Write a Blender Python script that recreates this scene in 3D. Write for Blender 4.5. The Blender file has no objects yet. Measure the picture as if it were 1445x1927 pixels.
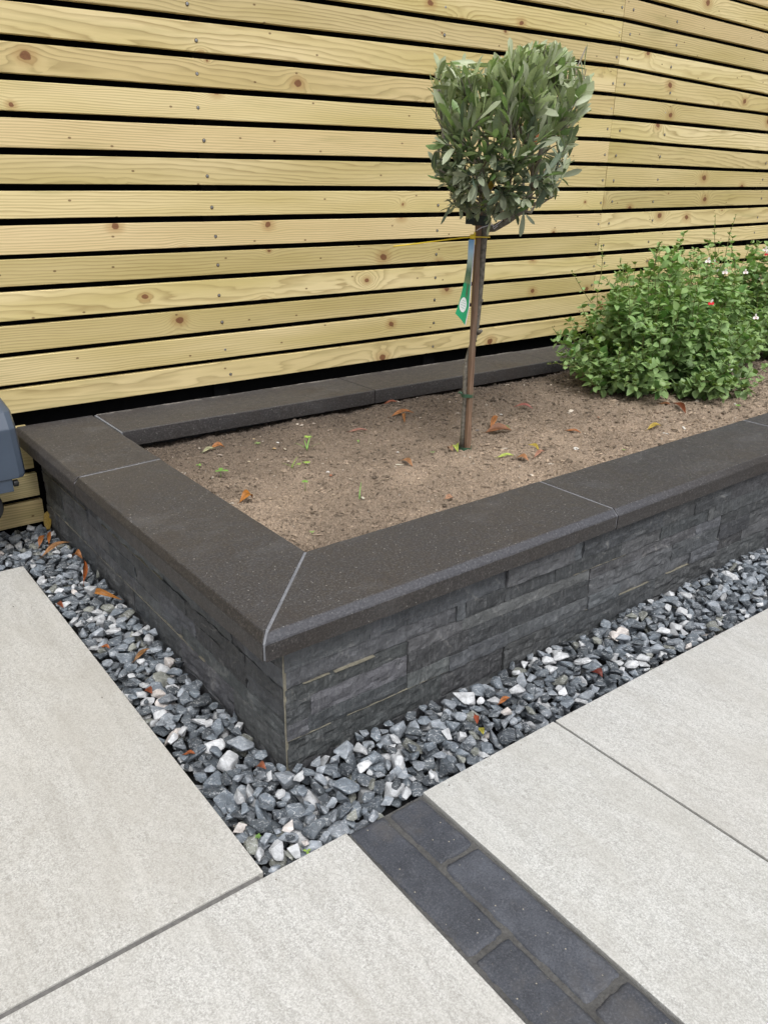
import bpy, bmesh, math, random
import numpy as np
from mathutils import Matrix, Vector

rng = np.random.default_rng(11)
random.seed(11)
SC = bpy.context.scene
COL = SC.collection
# ------------------------------------------------------------------ camera
H = 1.05
RIGHT = np.array([0.79355334, -0.60832701, 0.01453749])
DOWN = np.array([-0.22177158, -0.31138003, -0.92404537])
FWD = np.array([0.56664844, 0.73005529, -0.38200631])
F_PX, CX, CY = 1520.5, 722.5, 963.5
CAM = np.array([0.0, 0.0, H])
cd = bpy.data.cameras.new('camera')
cam = bpy.data.objects.new('camera', cd)
COL.objects.link(cam)
m = Matrix.Identity(4)
for i in range(3):
    m[i][0], m[i][1], m[i][2], m[i][3] = RIGHT[i], -DOWN[i], -FWD[i], CAM[i]
cam.matrix_world = m
cd.sensor_fit = 'VERTICAL'
cd.sensor_height = 36.0
cd.lens = 36.0 * F_PX / 1927.0
cd.clip_start, cd.clip_end = 0.02, 500.0
SC.camera = cam
# ------------------------------------------------------------------ sky, sun, exposure
SUN_EL, SUN_ROT = math.radians(58), math.radians(205)     # bright overcast, light from behind the camera
W = bpy.data.worlds.new('World')
SC.world = W
W.use_nodes = True
wn = W.node_tree
wn.nodes.clear()
sky = wn.nodes.new('ShaderNodeTexSky')
sky.sky_type = 'NISHITA'
sky.sun_disc = False
sky.sun_elevation, sky.sun_rotation = SUN_EL, SUN_ROT
sky.air_density, sky.dust_density, sky.ozone_density = 1.0, 4.0, 1.0
hs = wn.nodes.new('ShaderNodeHueSaturation')
hs.inputs['Saturation'].default_value = 0.22
bgd = wn.nodes.new('ShaderNodeBackground')
bgd.inputs['Strength'].default_value = 0.138
wo = wn.nodes.new('ShaderNodeOutputWorld')
wn.links.new(sky.outputs[0], hs.inputs['Color'])
# overcast: the zenith is about three times as bright as the horizon
tc = wn.nodes.new('ShaderNodeTexCoord')
sx = wn.nodes.new('ShaderNodeSeparateXYZ')
wn.links.new(tc.outputs['Generated'], sx.inputs[0])
mr = wn.nodes.new('ShaderNodeMapRange')
for i_, v_ in enumerate((0.0, 1.0, 0.55, 1.65)): mr.inputs[1 + i_].default_value = v_
wn.links.new(sx.outputs[2], mr.inputs[0])
mx = wn.nodes.new('ShaderNodeMix'); mx.data_type = 'RGBA'; mx.blend_type = 'MULTIPLY'
mx.inputs['Factor'].default_value = 1.0
wn.links.new(hs.outputs[0], mx.inputs[6]); wn.links.new(mr.outputs[0], mx.inputs[7])
wn.links.new(mx.outputs[2], bgd.inputs['Color'])
wn.links.new(bgd.outputs[0], wo.inputs['Surface'])
sd = bpy.data.lights.new('sun', 'SUN')
sd.energy = 1.55
sd.angle = math.radians(26)
sd.color = (1.0, 0.995, 0.965)
sun = bpy.data.objects.new('sun', sd)
COL.objects.link(sun)
sdir = Vector((math.sin(SUN_ROT) * math.cos(SUN_EL), math.cos(SUN_ROT) * math.cos(SUN_EL), math.sin(SUN_EL)))
sun.rotation_euler = sdir.to_track_quat('Z', 'Y').to_euler()
sun.location = (0, -3, 6)
SC.view_settings.view_transform = 'Standard'
SC.view_settings.look = 'None'
SC.view_settings.exposure = 0.20
SC.view_settings.gamma = 1.0

# ------------------------------------------------------------------ measuring helpers
def ray(px, py):
    return RIGHT * ((px - CX) / F_PX) + DOWN * ((py - CY) / F_PX) + FWD

def at(px, py, z):                       # point of the photograph on the level z
    d = ray(px, py)
    return CAM + d * ((z - H) / d[2])

def ony(px, py, y):                      # on the upright plane at y
    d = ray(px, py)
    return CAM + d * (y / d[1])

FH = np.array([FWD[0], FWD[1], 0.0]); FH /= np.linalg.norm(FH)
RH = np.array([FH[1], -FH[0], 0.0])

def onp(px, py, base, off=0.0):          # on the upright plane through base that faces the lens
    d = ray(px, py)
    t = (np.dot(base - CAM, FH) + off) / np.dot(d, FH)
    return CAM + d * t

# ------------------------------------------------------------------ object helpers
ROOTS = {}

def tag(o, label=None, cat=None, group=None, kind=None):
    if label: o['label'] = label
    if cat: o['category'] = cat
    if group: o['group'] = group
    if kind: o['kind'] = kind
    return o

def thing(name, loc, label, cat, group=None):
    o = bpy.data.objects.new(name, None)
    o.empty_display_size = 0.05
    o.location = loc
    COL.objects.link(o)
    return tag(o, label, cat, group)

class MB:
    """collects geometry in world coordinates"""
    def __init__(s):
        s.v, s.f, s.c, s.m, s.n = [], [], [], [], 0
        s.has_c = False
    def add(s, v, f, c=None, mi=0):
        v = np.asarray(v, float).reshape(-1, 3)
        s.v.append(v)
        for q in f:
            s.f.append([i + s.n for i in q])
        s.m += [mi] * len(f)
        if c is None:
            c = np.zeros((len(v), 4)) + (0.5, 0.5, 0.5, 1)
        else:
            s.has_c = True
            c = np.asarray(c, float)
            if c.ndim == 1:
                c = np.tile(c, (len(v), 1))
        if c.shape[1] == 3:
            c = np.hstack([c, np.ones((len(c), 1))])
        s.c.append(c)
        s.n += len(v)
    def box(s, lo, hi, c=None, mi=0):
        x0, y0, z0 = lo; x1, y1, z1 = hi
        v = [(x0, y0, z0), (x1, y0, z0), (x1, y1, z0), (x0, y1, z0), (x0, y0, z1), (x1, y0, z1), (x1, y1, z1), (x0, y1, z1)]
        s.add(v, [(0, 3, 2, 1), (4, 5, 6, 7), (0, 1, 5, 4), (1, 2, 6, 5), (2, 3, 7, 6), (3, 0, 4, 7)], c, mi)
    def tube(s, pts, rad, sides=8, c=None, mi=0, cap=True, squash=None):
        pts = [np.asarray(p, float) for p in pts]
        n = len(pts)
        if np.isscalar(rad): rad = [rad] * n
        vs = []
        a = np.array([0, 0, 1.0])
        for i in range(n):
            t = pts[min(i + 1, n - 1)] - pts[max(i - 1, 0)]
            t /= np.linalg.norm(t) + 1e-9
            if i == 0:
                a = np.array([1.0, 0.2, 0.1]) if abs(t[2]) > 0.8 else np.array([0, 0, 1.0])
            u = np.cross(t, a); u /= np.linalg.norm(u) + 1e-9
            w = np.cross(u, t)
            a = w
            for k in range(sides):
                an = 2 * math.pi * k / sides
                vs.append(pts[i] + rad[i] * (math.cos(an) * u + math.sin(an) * w))
        fs = [(i * sides + k, i * sides + (k + 1) % sides, (i + 1) * sides + (k + 1) % sides, (i + 1) * sides + k) for i in range(n - 1) for k in range(sides)]
        if cap:
            fs.append(tuple(range(sides - 1, -1, -1)))
            fs.append(tuple((n - 1) * sides + k for k in range(sides)))
        s.add(vs, fs, c, mi)
    def build(s, name, mats, parent=None, origin=None, smooth=False, bevel=0.0):
        V = np.vstack(s.v)
        if parent is not None:
            o0 = ROOTS.get(parent.name, np.array(parent.location))
        elif origin is not None:
            o0 = np.asarray(origin, float)
        else:
            o0 = np.array([(V[:, 0].min() + V[:, 0].max()) / 2, (V[:, 1].min() + V[:, 1].max()) / 2, V[:, 2].min()])
        me = bpy.data.meshes.new(name)
        me.from_pydata((V - o0).tolist(), [], s.f)
        if s.has_c:
            ca = me.color_attributes.new('tint', 'FLOAT_COLOR', 'POINT')
            ca.data.foreach_set('color', np.vstack(s.c).astype(np.float32).ravel())
        if not isinstance(mats, (list, tuple)): mats = [mats]
        for mm in mats: me.materials.append(mm)
        if len(mats) > 1:
            me.polygons.foreach_set('material_index', s.m)
        if bevel > 0:
            bm = bmesh.new(); bm.from_mesh(me)
            bmesh.ops.remove_doubles(bm, verts=bm.verts, dist=1e-6)
            es = [e for e in bm.edges if len(e.link_faces) == 2 and e.calc_face_angle(0) > 0.5]
            bmesh.ops.bevel(bm, geom=es, offset=bevel, segments=2, profile=0.6, affect='EDGES')
            bm.to_mesh(me); bm.free()
        if smooth:
            me.polygons.foreach_set('use_smooth', [True] * len(me.polygons))
        me.update()
        ob = bpy.data.objects.new(name, me)
        COL.objects.link(ob)
        if parent is not None:
            ob.parent = parent
            ROOTS[ob.name] = o0
            if parent.type == 'EMPTY': pass
        else:
            ob.location = o0
            ROOTS[ob.name] = o0
        return ob

def subobj(name, ob_data, parent, loc_world):
    o = bpy.data.objects.new(name, ob_data)
    COL.objects.link(o)
    o.parent = parent
    o.location = np.asarray(loc_world) - ROOTS.get(parent.name, np.array(parent.location))
    return o

# smooth random noise on arrays
def vnoise(x, y, seed=0, z=0):
    x = np.asarray(x, float); y = np.asarray(y, float)
    xi = np.floor(x).astype(np.int64); yi = np.floor(y).astype(np.int64)
    fx = x - xi; fy = y - yi
    fx = fx * fx * (3 - 2 * fx); fy = fy * fy * (3 - 2 * fy)
    def hsh(a, b):
        h = (a * 374761393 + b * 668265263 + seed * 1442695041) & 0xffffffff
        h = ((h ^ (h >> 13)) * 1274126177) & 0xffffffff
        h = h ^ (h >> 16)
        return (h & 0xffff) / 65535.0
    return (hsh(xi, yi) * (1 - fx) + hsh(xi + 1, yi) * fx) * (1 - fy) + (hsh(xi, yi + 1) * (1 - fx) + hsh(xi + 1, yi + 1) * fx) * fy

def fbm(x, y, oct=4, seed=0):
    s = 0; a = 0.5; t = 0
    for o in range(oct):
        s = s + a * vnoise(x * 2 ** o + 17.3 * o, y * 2 ** o - 9.1 * o, seed + o); t += a; a *= 0.5
    return s / t

# ------------------------------------------------------------------ material helpers
class NT:
    def __init__(s, name):
        s.mat = bpy.data.materials.new(name)
        s.mat.use_nodes = True
        s.t = s.mat.node_tree
        s.t.nodes.clear()
        s.out = s.t.nodes.new('ShaderNodeOutputMaterial')
        s.b = s.t.nodes.new('ShaderNodeBsdfPrincipled')
        s.t.links.new(s.b.outputs[0], s.out.inputs['Surface'])
    def put(s, sock, v):
        if v is None: return
        if isinstance(v, bpy.types.NodeSocket): s.t.links.new(v, sock)
        elif isinstance(v, (tuple, list)) and sock.type == 'RGBA' and len(v) == 3: sock.default_value = (*v, 1)
        else: sock.default_value = v
    def n(s, typ, props=None, **ins):
        nd = s.t.nodes.new(typ)
        for k, v in (props or {}).items(): setattr(nd, k, v)
        for k, v in ins.items():
            key = int(k[1:]) if k[0] == 'i' and k[1:].isdigit() else k.replace('_', ' ')
            s.put(nd.inputs[key], v)
        return nd
    def math(s, op, a, b=None, c=None, clamp=False):
        nd = s.t.nodes.new('ShaderNodeMath'); nd.operation = op; nd.use_clamp = clamp
        s.put(nd.inputs[0], a); s.put(nd.inputs[1], b); s.put(nd.inputs[2], c)
        return nd.outputs[0]
    def vmath(s, op, a, b=None):
        nd = s.t.nodes.new('ShaderNodeVectorMath'); nd.operation = op
        s.put(nd.inputs[0], a); s.put(nd.inputs[1], b)
        return nd.outputs[0]
    def mix(s, f, a, b, mode='MIX'):
        nd = s.t.nodes.new('ShaderNodeMix'); nd.data_type = 'RGBA'; nd.blend_type = mode
        s.put(nd.inputs['Factor'], f); s.put(nd.inputs[6], a); s.put(nd.inputs[7], b)
        return nd.outputs[2]
    def noise(s, vec, scale, detail=2.0, rough=0.5, dist=0.0, color=False):
        nd = s.n('ShaderNodeTexNoise', Vector=vec, Scale=scale, Detail=detail, Roughness=rough, Distortion=dist)
        return nd.outputs['Color' if color else 'Fac']
    def ramp(s, f, stops, interp='LINEAR'):
        nd = s.t.nodes.new('ShaderNodeValToRGB'); nd.color_ramp.interpolation = interp
        els = nd.color_ramp.elements
        while len(els) < len(stops): els.new(0.5)
        for e, (p, c) in zip(els, stops):
            e.position = p
            e.color = (c, c, c, 1) if not isinstance(c, (tuple, list)) else (*c, 1)
        s.put(nd.inputs[0], f)
        return nd.outputs[0]
    def range(s, f, a, b, c=0.0, d=1.0, smooth=False):
        nd = s.t.nodes.new('ShaderNodeMapRange')
        if smooth: nd.interpolation_type = 'SMOOTHSTEP'
        s.put(nd.inputs[0], f)
        for i, v in enumerate((a, b, c, d)): s.put(nd.inputs[1 + i], v)
        return nd.outputs[0]
    def obj(s):
        return s.t.nodes.new('ShaderNodeTexCoord').outputs['Object']
    def scale(s, v, sc):
        return s.n('ShaderNodeMapping', Vector=v, Scale=sc).outputs[0]
    def attr(s, name='tint'):
        nd = s.t.nodes.new('ShaderNodeAttribute'); nd.attribute_name = name
        return nd
    def sep(s, v):
        nd = s.t.nodes.new('ShaderNodeSeparateXYZ'); s.put(nd.inputs[0], v)
        return nd.outputs
    def comb(s, x, y, z):
        nd = s.t.nodes.new('ShaderNodeCombineXYZ')
        for i, v in enumerate((x, y, z)): s.put(nd.inputs[i], v)
        return nd.outputs[0]
    def bump(s, h, strength, dist=0.001):
        nd = s.n('ShaderNodeBump', Strength=strength, Distance=dist, Height=h)
        s.t.links.new(nd.outputs[0], s.b.inputs['Normal'])
    def done(s, color, rough=0.6, spec=0.5, **kw):
        s.put(s.b.inputs['Base Color'], color)
        s.put(s.b.inputs['Roughness'], rough)
        s.put(s.b.inputs['Specular IOR Level'], spec)
        for k, v in kw.items(): s.put(s.b.inputs[k.replace('_', ' ')], v)
        return s.mat

def plain(name, col, rough=0.6, spec=0.5, var=0.25, scale=60.0, bump=0.0, **kw):
    t = NT(name)
    p = t.obj()
    nz = t.noise(p, scale, 4, 0.6)
    c = t.mix(t.range(nz, 0.3, 0.7), tuple(x * (1 - var) for x in col), tuple(min(1, x * (1 + var)) for x in col))
    if bump: t.bump(nz, bump, 0.001)
    return t.done(c, rough, spec, **kw)

def tinted(name, rough=0.6, spec=0.4, var=0.2, scale=150.0, back=None, bump=0.0, gain=1.0, trans=0.0, **kw):
    """colour comes per piece from the tint attribute"""
    t = NT(name)
    p = t.obj()
    a = t.attr().outputs['Color']
    nz = t.noise(p, scale, 3, 0.6)
    c = t.mix(1.0, a, t.ramp(nz, [(0.3, gain * (1 - var)), (0.7, gain)]), 'MULTIPLY')
    if back:
        g = t.t.nodes.new('ShaderNodeNewGeometry')
        c = t.mix(g.outputs['Backfacing'], c, t.mix(0.65, c, back))
    if bump: t.bump(nz, bump, 0.001)
    if trans:
        tl = t.t.nodes.new('ShaderNodeBsdfTranslucent')
        t.put(tl.inputs['Color'], t.mix(0.4, c, (0.30, 0.42, 0.06)))
        ms = t.t.nodes.new('ShaderNodeMixShader'); ms.inputs[0].default_value = trans
        t.t.links.new(t.b.outputs[0], ms.inputs[1]); t.t.links.new(tl.outputs[0], ms.inputs[2])
        t.t.links.new(ms.outputs[0], t.out.inputs['Surface'])
    return t.done(c, rough, spec, **kw)

# ---- timber
def mat_timber():
    t = NT('pine_timber')
    p = t.obj()
    at_ = t.attr()
    r, g, b = [t.n('ShaderNodeSeparateColor', Color=at_.outputs['Color']).outputs[i] for i in range(3)]
    off = t.comb(t.math('MULTIPLY', r, 61.0), t.math('MULTIPLY', b, 7.0), t.math('MULTIPLY', g, 23.0))
    P = t.vmath('ADD', p, off)
    x, y, z = t.sep(P)
    # knots
    KS = 4.6
    kv = t.comb(t.math('MULTIPLY', x, 0.72), z, 0.0)
    wob = t.n('ShaderNodeTexNoise', Vector=P, Scale=40.0, Detail=1.0).outputs['Color']
    kv = t.vmath('ADD', kv, t.vmath('MULTIPLY', t.vmath('SUBTRACT', wob, (0.5, 0.5, 0.5)), (0.010, 0.010, 0.0)))
    vo = t.n('ShaderNodeTexVoronoi', {'voronoi_dimensions': '2D'}, Vector=kv, Scale=KS, Randomness=1.0)
    d = t.math('DIVIDE', vo.outputs['Distance'], KS)
    kr = t.n('ShaderNodeSeparateColor', Color=vo.outputs['Color']).outputs
    present = t.math('GREATER_THAN', kr[0], 0.38)
    size = t.range(kr[1], 0.0, 1.0, 0.0030, 0.0135)
    q = t.math('DIVIDE', d, size)
    infl = t.math('MULTIPLY', t.math('DIVIDE', 1.0, t.math('ADD', 1.0, t.math('MULTIPLY', q, t.math('MULTIPLY', q, 0.16)))), present)
    infl = t.math('MULTIPLY', infl, t.range(d, 0.018, 0.085, 1.0, 0.0, True))
    core = t.math('MULTIPLY', t.range(q, 0.75, 1.05, 1.0, 0.0, True), present)
    halo = t.math('MULTIPLY', t.range(q, 0.9, 3.2, 1.0, 0.0, True), present)
    # growth rings
    n1 = t.noise(t.scale(P, (0.75, 1.0, 5.0)), 1.0, 2.0, 0.45, 0.4)
    n2 = t.noise(t.scale(P, (5.0, 5.0, 38.0)), 1.0, 2.0, 0.5)
    freq = t.range(b, 0.0, 1.0, 30.0, 150.0)
    h = t.math('MULTIPLY', z, freq)
    h = t.math('ADD', h, t.math('MULTIPLY', n1, t.range(b, 0.0, 1.0, 15.0, 6.0)))
    h = t.math('ADD', h, t.math('MULTIPLY', n2, 1.6))
    h = t.math('ADD', h, t.math('MULTIPLY', infl, t.range(kr[2], 0.0, 1.0, -5.0, 6.0)))
    ring = t.math('FRACT', h)
    line = t.ramp(ring, [(0.0, 0.2), (0.1, 0.0), (0.45, 0.08), (0.78, 0.65), (0.92, 1.0), (1.0, 0.2)])
    amt = t.math('MULTIPLY', t.range(t.noise(t.scale(P, (1.6, 1, 14)), 1.0, 2.0), 0.3, 0.7, 0.45, 1.0), 1.0)
    lam = t.math('MULTIPLY', line, amt)
    fib = t.noise(t.scale(P, (14.0, 14.0, 1300.0)), 1.0, 3.0, 0.65)
    pale = t.mix(r, (0.705, 0.585, 0.305), (0.755, 0.632, 0.362))
    pale = t.mix(t.range(t.noise(t.scale(P, (1.1, 1, 9)), 1.0, 2.0), 0.35, 0.72), pale, (0.560, 0.462, 0.195))
    pale = t.mix(t.math('MULTIPLY', t.range(g, 0.62, 0.9), 0.5), pale, (0.70, 0.535, 0.310))
    dark = t.mix(g, (0.300, 0.195, 0.065), (0.245, 0.185, 0.070))
    c = t.mix(t.math('MULTIPLY', lam, 0.70), pale, dark)
    c = t.mix(t.math('MULTIPLY', t.range(fib, 0.42, 0.7), 0.16), c, (0.26, 0.18, 0.065))
    green = t.math('MULTIPLY', t.range(t.noise(t.scale(P, (2.2, 1, 16)), 1.0, 3.0), 0.60, 0.80), 0.42)
    c = t.mix(green, c, (0.25, 0.235, 0.085))
    c = t.mix(t.math('MULTIPLY', halo, 0.5), c, (0.36, 0.195, 0.065))
    kc = t.mix(t.noise(P, 260.0, 3, 0.7), (0.065, 0.022, 0.010), (0.30, 0.125, 0.055))
    c = t.mix(t.math('MULTIPLY', core, 0.92), c, kc)
    # pin knots
    vp = t.n('ShaderNodeTexVoronoi', {'voronoi_dimensions': '2D'}, Vector=t.comb(t.math('MULTIPLY', x, 0.6), t.math('ADD', z, 3.3), 0.0), Scale=9.0)
    pk = t.math('MULTIPLY', t.range(vp.outputs['Distance'], 0.018, 0.034, 1.0, 0.0, True), t.math('GREATER_THAN', t.n('ShaderNodeSeparateColor', Color=vp.outputs['Color']).outputs[0], 0.45))
    c = t.mix(t.math('MULTIPLY', pk, 0.8), c, (0.13, 0.065, 0.026))
    c = t.mix(1.0, c, t.ramp(t.math('FRACT', t.math('MULTIPLY', r, 7.31)), [(0.0, (0.84, 0.83, 0.80)), (0.5, (1.0, 0.99, 0.97)), (1.0, (1.06, 1.08, 1.10))]), 'MULTIPLY')
    t.bump(t.math('ADD', t.math('MULTIPLY', lam, -0.6), t.math('MULTIPLY', fib, 0.7)), 0.35, 0.0006)
    return t.done(c, t.range(fib, 0.3, 0.7, 0.5, 0.68), 0.35)

def mat_basalt():
    t = NT('basalt_coping')
    p = t.obj()
    lime_, sky_sheen, shade_damp = [t.n('ShaderNodeSeparateColor', Color=t.attr('tint').outputs['Color']).outputs[i] for i in range(3)]
    big = t.noise(p, 3.0, 4, 0.6)
    mid = t.noise(p, 45.0, 4, 0.65)
    fine = t.noise(p, 200.0, 5, 0.85)
    c = t.mix(t.range(big, 0.38, 0.66), (0.041, 0.0385, 0.0405), (0.047, 0.0415, 0.0395))
    c = t.mix(t.math('MULTIPLY', t.range(mid, 0.48, 0.72), 0.55), c, (0.052, 0.051, 0.053))
    c = t.mix(t.range(fine, 0.53, 0.70), c, (0.165, 0.160, 0.160))
    c = t.mix(t.range(fine, 0.46, 0.28), c, (0.010, 0.0095, 0.0095))
    vo = t.n('ShaderNodeTexVoronoi', Vector=p, Scale=130.0)
    fl = t.math('MULTIPLY', t.range(vo.outputs['Distance'], 0.10, 0.20, 1.0, 0.0), t.math('GREATER_THAN', t.n('ShaderNodeSeparateColor', Color=vo.outputs['Color']).outputs[0], 0.86))
    c = t.mix(t.math('MULTIPLY', fl, 0.75), c, (0.42, 0.41, 0.38))
    sc = t.noise(t.scale(p, (4.0, 7.0, 9.0)), 1.0, 5, 0.7)
    c = t.mix(t.math('MULTIPLY', t.range(sc, 0.55, 0.76), 0.35), c, (0.12, 0.12, 0.127))
    st = t.noise(t.scale(p, (6.0, 3.0, 6.0)), 1.0, 4, 0.6)
    c = t.mix(t.math('MULTIPLY', t.range(st, 0.55, 0.68), 0.45), c, (0.038, 0.030, 0.025))
    # sky sheen painted into the front bevel as a bluer tone
    c = t.mix(t.math('MULTIPLY', sky_sheen, 0.55), c, t.mix(t.range(fine, 0.4, 0.6), (0.048, 0.051, 0.063), (0.086, 0.090, 0.104)))
    c = t.mix(t.math('MULTIPLY', shade_damp, 0.90), c, t.mix(t.range(fine, 0.45, 0.62), (0.012, 0.010, 0.008), (0.040, 0.033, 0.027)))  # shade painted on bevels and upright faces, plus damp stain on the left
    lime = t.math('MULTIPLY', t.range(t.noise(t.scale(p, (26.0, 60.0, 60.0)), 1.0, 6, 0.75), 0.46, 0.60), lime_)
    c = t.mix(t.math('MULTIPLY', lime, 0.80), c, (0.36, 0.33, 0.30))
    t.bump(t.math('ADD', fine, t.math('MULTIPLY', mid, 0.6)), 0.45, 0.0012)
    return t.done(c, t.range(mid, 0.3, 0.7, 0.46, 0.64), 0.36)

def mat_slate():
    t = NT('slate_cladding')
    p = t.obj()
    a = t.attr().outputs['Color']
    n1 = t.noise(p, 17.0, 6, 0.70, 0.15)
    n2 = t.noise(t.n('ShaderNodeMapping', Vector=p, Scale=(130.0, 130.0, 26.0), Rotation=(0.15, 0.25, 0)).outputs[0], 1.0, 5, 0.72, 1.2)
    n3 = t.noise(p, 420.0, 3, 0.65)
    n4 = t.noise(t.scale(p, (10.0, 10.0, 70.0)), 1.0, 4, 0.6, 0.5)
    c = t.mix(1.0, a, t.ramp(n1, [(0.25, 0.50), (0.5, 0.95), (0.75, 1.55)]), 'MULTIPLY')
    c = t.mix(t.math('MULTIPLY', t.range(n2, 0.50, 0.74), 0.60), c, (0.165, 0.170, 0.175))
    c = t.mix(t.math('MULTIPLY', t.range(n2, 0.47, 0.28), 0.55), c, (0.020, 0.020, 0.022))
    c = t.mix(t.math('MULTIPLY', t.range(n4, 0.58, 0.74), 0.32), c, (0.14, 0.14, 0.135))
    vn = t.n('ShaderNodeTexWave', {'wave_type': 'BANDS', 'bands_direction': 'DIAGONAL'}, Vector=p, Scale=4.0, Distortion=9.0, Detail=4.0, Detail_Scale=2.0)
    c = t.mix(t.math('MULTIPLY', t.range(vn.outputs['Fac'], 0.975, 1.0), t.range(n1, 0.50, 0.66, 0.0, 0.35)), c, (0.36, 0.35, 0.33))
    c = t.mix(t.math('MULTIPLY', t.range(n3, 0.58, 0.76), 0.6), c, (0.15, 0.15, 0.15))
    t.bump(t.math('ADD', t.math('MULTIPLY', n1, 2.0), t.math('ADD', n2, t.math('MULTIPLY', n3, 0.5))), 0.75, 0.0035)
    return t.done(c, t.range(n2, 0.3, 0.7, 0.48, 0.70), 0.36)

def mat_porcelain():
    t = NT('porcelain_slab')
    p = t.obj()
    a = t.attr().outputs['Color']
    pv = t.vmath('ADD', p, t.vmath('SCALE', a))
    warp = t.n('ShaderNodeMapping', Vector=p, Scale=(1.0, 0.45, 1.0), Rotation=(0, 0, math.radians(8))).outputs[0]
    fine = t.noise(warp, 160.0, 4, 0.72, 1.2)
    sp = t.noise(p, 380.0, 3, 0.70)
    med = t.noise(warp, 15.0, 4, 0.6, 0.5)
    big = t.noise(p, 2.2, 3, 0.55)
    rib = t.noise(t.n('ShaderNodeMapping', Vector=p, Scale=(24.0, 3.0, 8.0), Rotation=(0, 0, math.radians(10))).outputs[0], 1.0, 5, 0.68, 1.4)
    c = t.mix(t.range(fine, 0.36, 0.62), (0.300, 0.297, 0.284), (0.470, 0.468, 0.453))
    c = t.mix(t.math('MULTIPLY', t.range(sp, 0.47, 0.64), 0.75), c, (0.650, 0.652, 0.640))
    c = t.mix(t.math('MULTIPLY', t.range(sp, 0.46, 0.30), 0.45), c, (0.245, 0.241, 0.226))
    c = t.mix(t.math('MULTIPLY', t.range(med, 0.42, 0.62), 0.36), c, (0.365, 0.354, 0.326))
    c = t.mix(t.math('MULTIPLY', t.range(rib, 0.52, 0.70), 0.36), c, (0.560, 0.556, 0.535))
    c = t.mix(t.math('MULTIPLY', t.range(rib, 0.46, 0.30), 0.34), c, (0.300, 0.292, 0.268))
    c = t.mix(t.math('MULTIPLY', t.range(big, 0.40, 0.65), 0.28), c, (0.395, 0.378, 0.345))
    c = t.mix(1.0, c, a, 'MULTIPLY')
    t.bump(t.math('ADD', t.math('MULTIPLY', rib, 2.6), t.math('ADD', fine, t.math('MULTIPLY', sp, 0.5))), 0.22, 0.0009)
    return t.done(c, t.range(fine, 0.3, 0.7, 0.44, 0.60), 0.4)

def mat_brick():
    t = NT('clay_paver')
    p = t.obj()
    a = t.attr().outputs['Color']
    n1 = t.noise(p, 22.0, 5, 0.65)
    n2 = t.noise(p, 300.0, 4, 0.75)
    c = t.mix(1.0, a, t.ramp(n1, [(0.3, 0.72), (0.72, 1.25)]), 'MULTIPLY')
    c = t.mix(t.math('MULTIPLY', t.range(n2, 0.52, 0.70), 0.55), c, (0.150, 0.152, 0.168))
    c = t.mix(t.math('MULTIPLY', t.range(n2, 0.47, 0.30), 0.75), c, (0.022, 0.022, 0.026))
    vo = t.n('ShaderNodeTexVoronoi', Vector=p, Scale=105.0)
    fl = t.math('MULTIPLY', t.range(vo.outputs['Distance'], 0.08, 0.16, 1.0, 0.0), t.math('GREATER_THAN', t.n('ShaderNodeSeparateColor', Color=vo.outputs['Color']).outputs[0], 0.82))
    c = t.mix(t.math('MULTIPLY', fl, 0.8), c, (0.42, 0.38, 0.30))
    du = t.noise(p, 9.0, 6, 0.7)
    c = t.mix(t.math('MULTIPLY', t.range(du, 0.52, 0.70), 0.34), c, (0.120, 0.108, 0.094))
    t.bump(t.math('ADD', t.math('MULTIPLY', n1, 1.2), n2), 0.45, 0.0012)
    return t.done(c, 0.62, 0.34)

def mat_mortar(name, lo, hi, sc=120.0):
    t = NT(name)
    p = t.obj()
    n1 = t.noise(p, sc, 5, 0.7)
    n2 = t.noise(p, 14.0, 3, 0.6)
    c = t.mix(t.range(n1, 0.3, 0.7), lo, hi)
    c = t.mix(t.math('MULTIPLY', t.range(n2, 0.45, 0.7), 0.4), c, tuple(x * 0.6 for x in lo))
    t.bump(n1, 0.6, 0.0015)
    return t.done(c, 0.85, 0.25)

def mat_gravel():
    t = NT('crushed_stone')
    p = t.obj()
    a = t.attr().outputs['Color']
    al = t.attr().outputs['Alpha']
    pv = t.vmath('ADD', p, t.comb(t.math('MULTIPLY', al, 40.0), 0.0, t.math('MULTIPLY', al, 13.0)))
    n1 = t.noise(pv, 75.0, 5, 0.65, 0.6)
    n2 = t.noise(p, 600.0, 3, 0.7)
    vein = t.n('ShaderNodeTexWave', {'wave_type': 'BANDS', 'bands_direction': 'DIAGONAL'}, Vector=pv, Scale=38.0, Distortion=12.0, Detail=4.0, Detail_Scale=2.2)
    c = t.mix(1.0, a, t.ramp(n1, [(0.25, 0.55), (0.78, 1.55)]), 'MULTIPLY')
    c = t.mix(t.math('MULTIPLY', t.range(n2, 0.52, 0.75), 0.35), c, (0.32, 0.34, 0.37))
    c = t.mix(t.math('MULTIPLY', t.range(vein.outputs['Fac'], 0.93, 1.0), t.range(n1, 0.40, 0.55, 0.0, 0.8)), c, (0.50, 0.51, 0.52))
    t.bump(t.math('ADD', t.math('MULTIPLY', n1, 2.0), n2), 0.5, 0.0012)
    return t.done(c, 0.58, 0.42)

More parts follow.
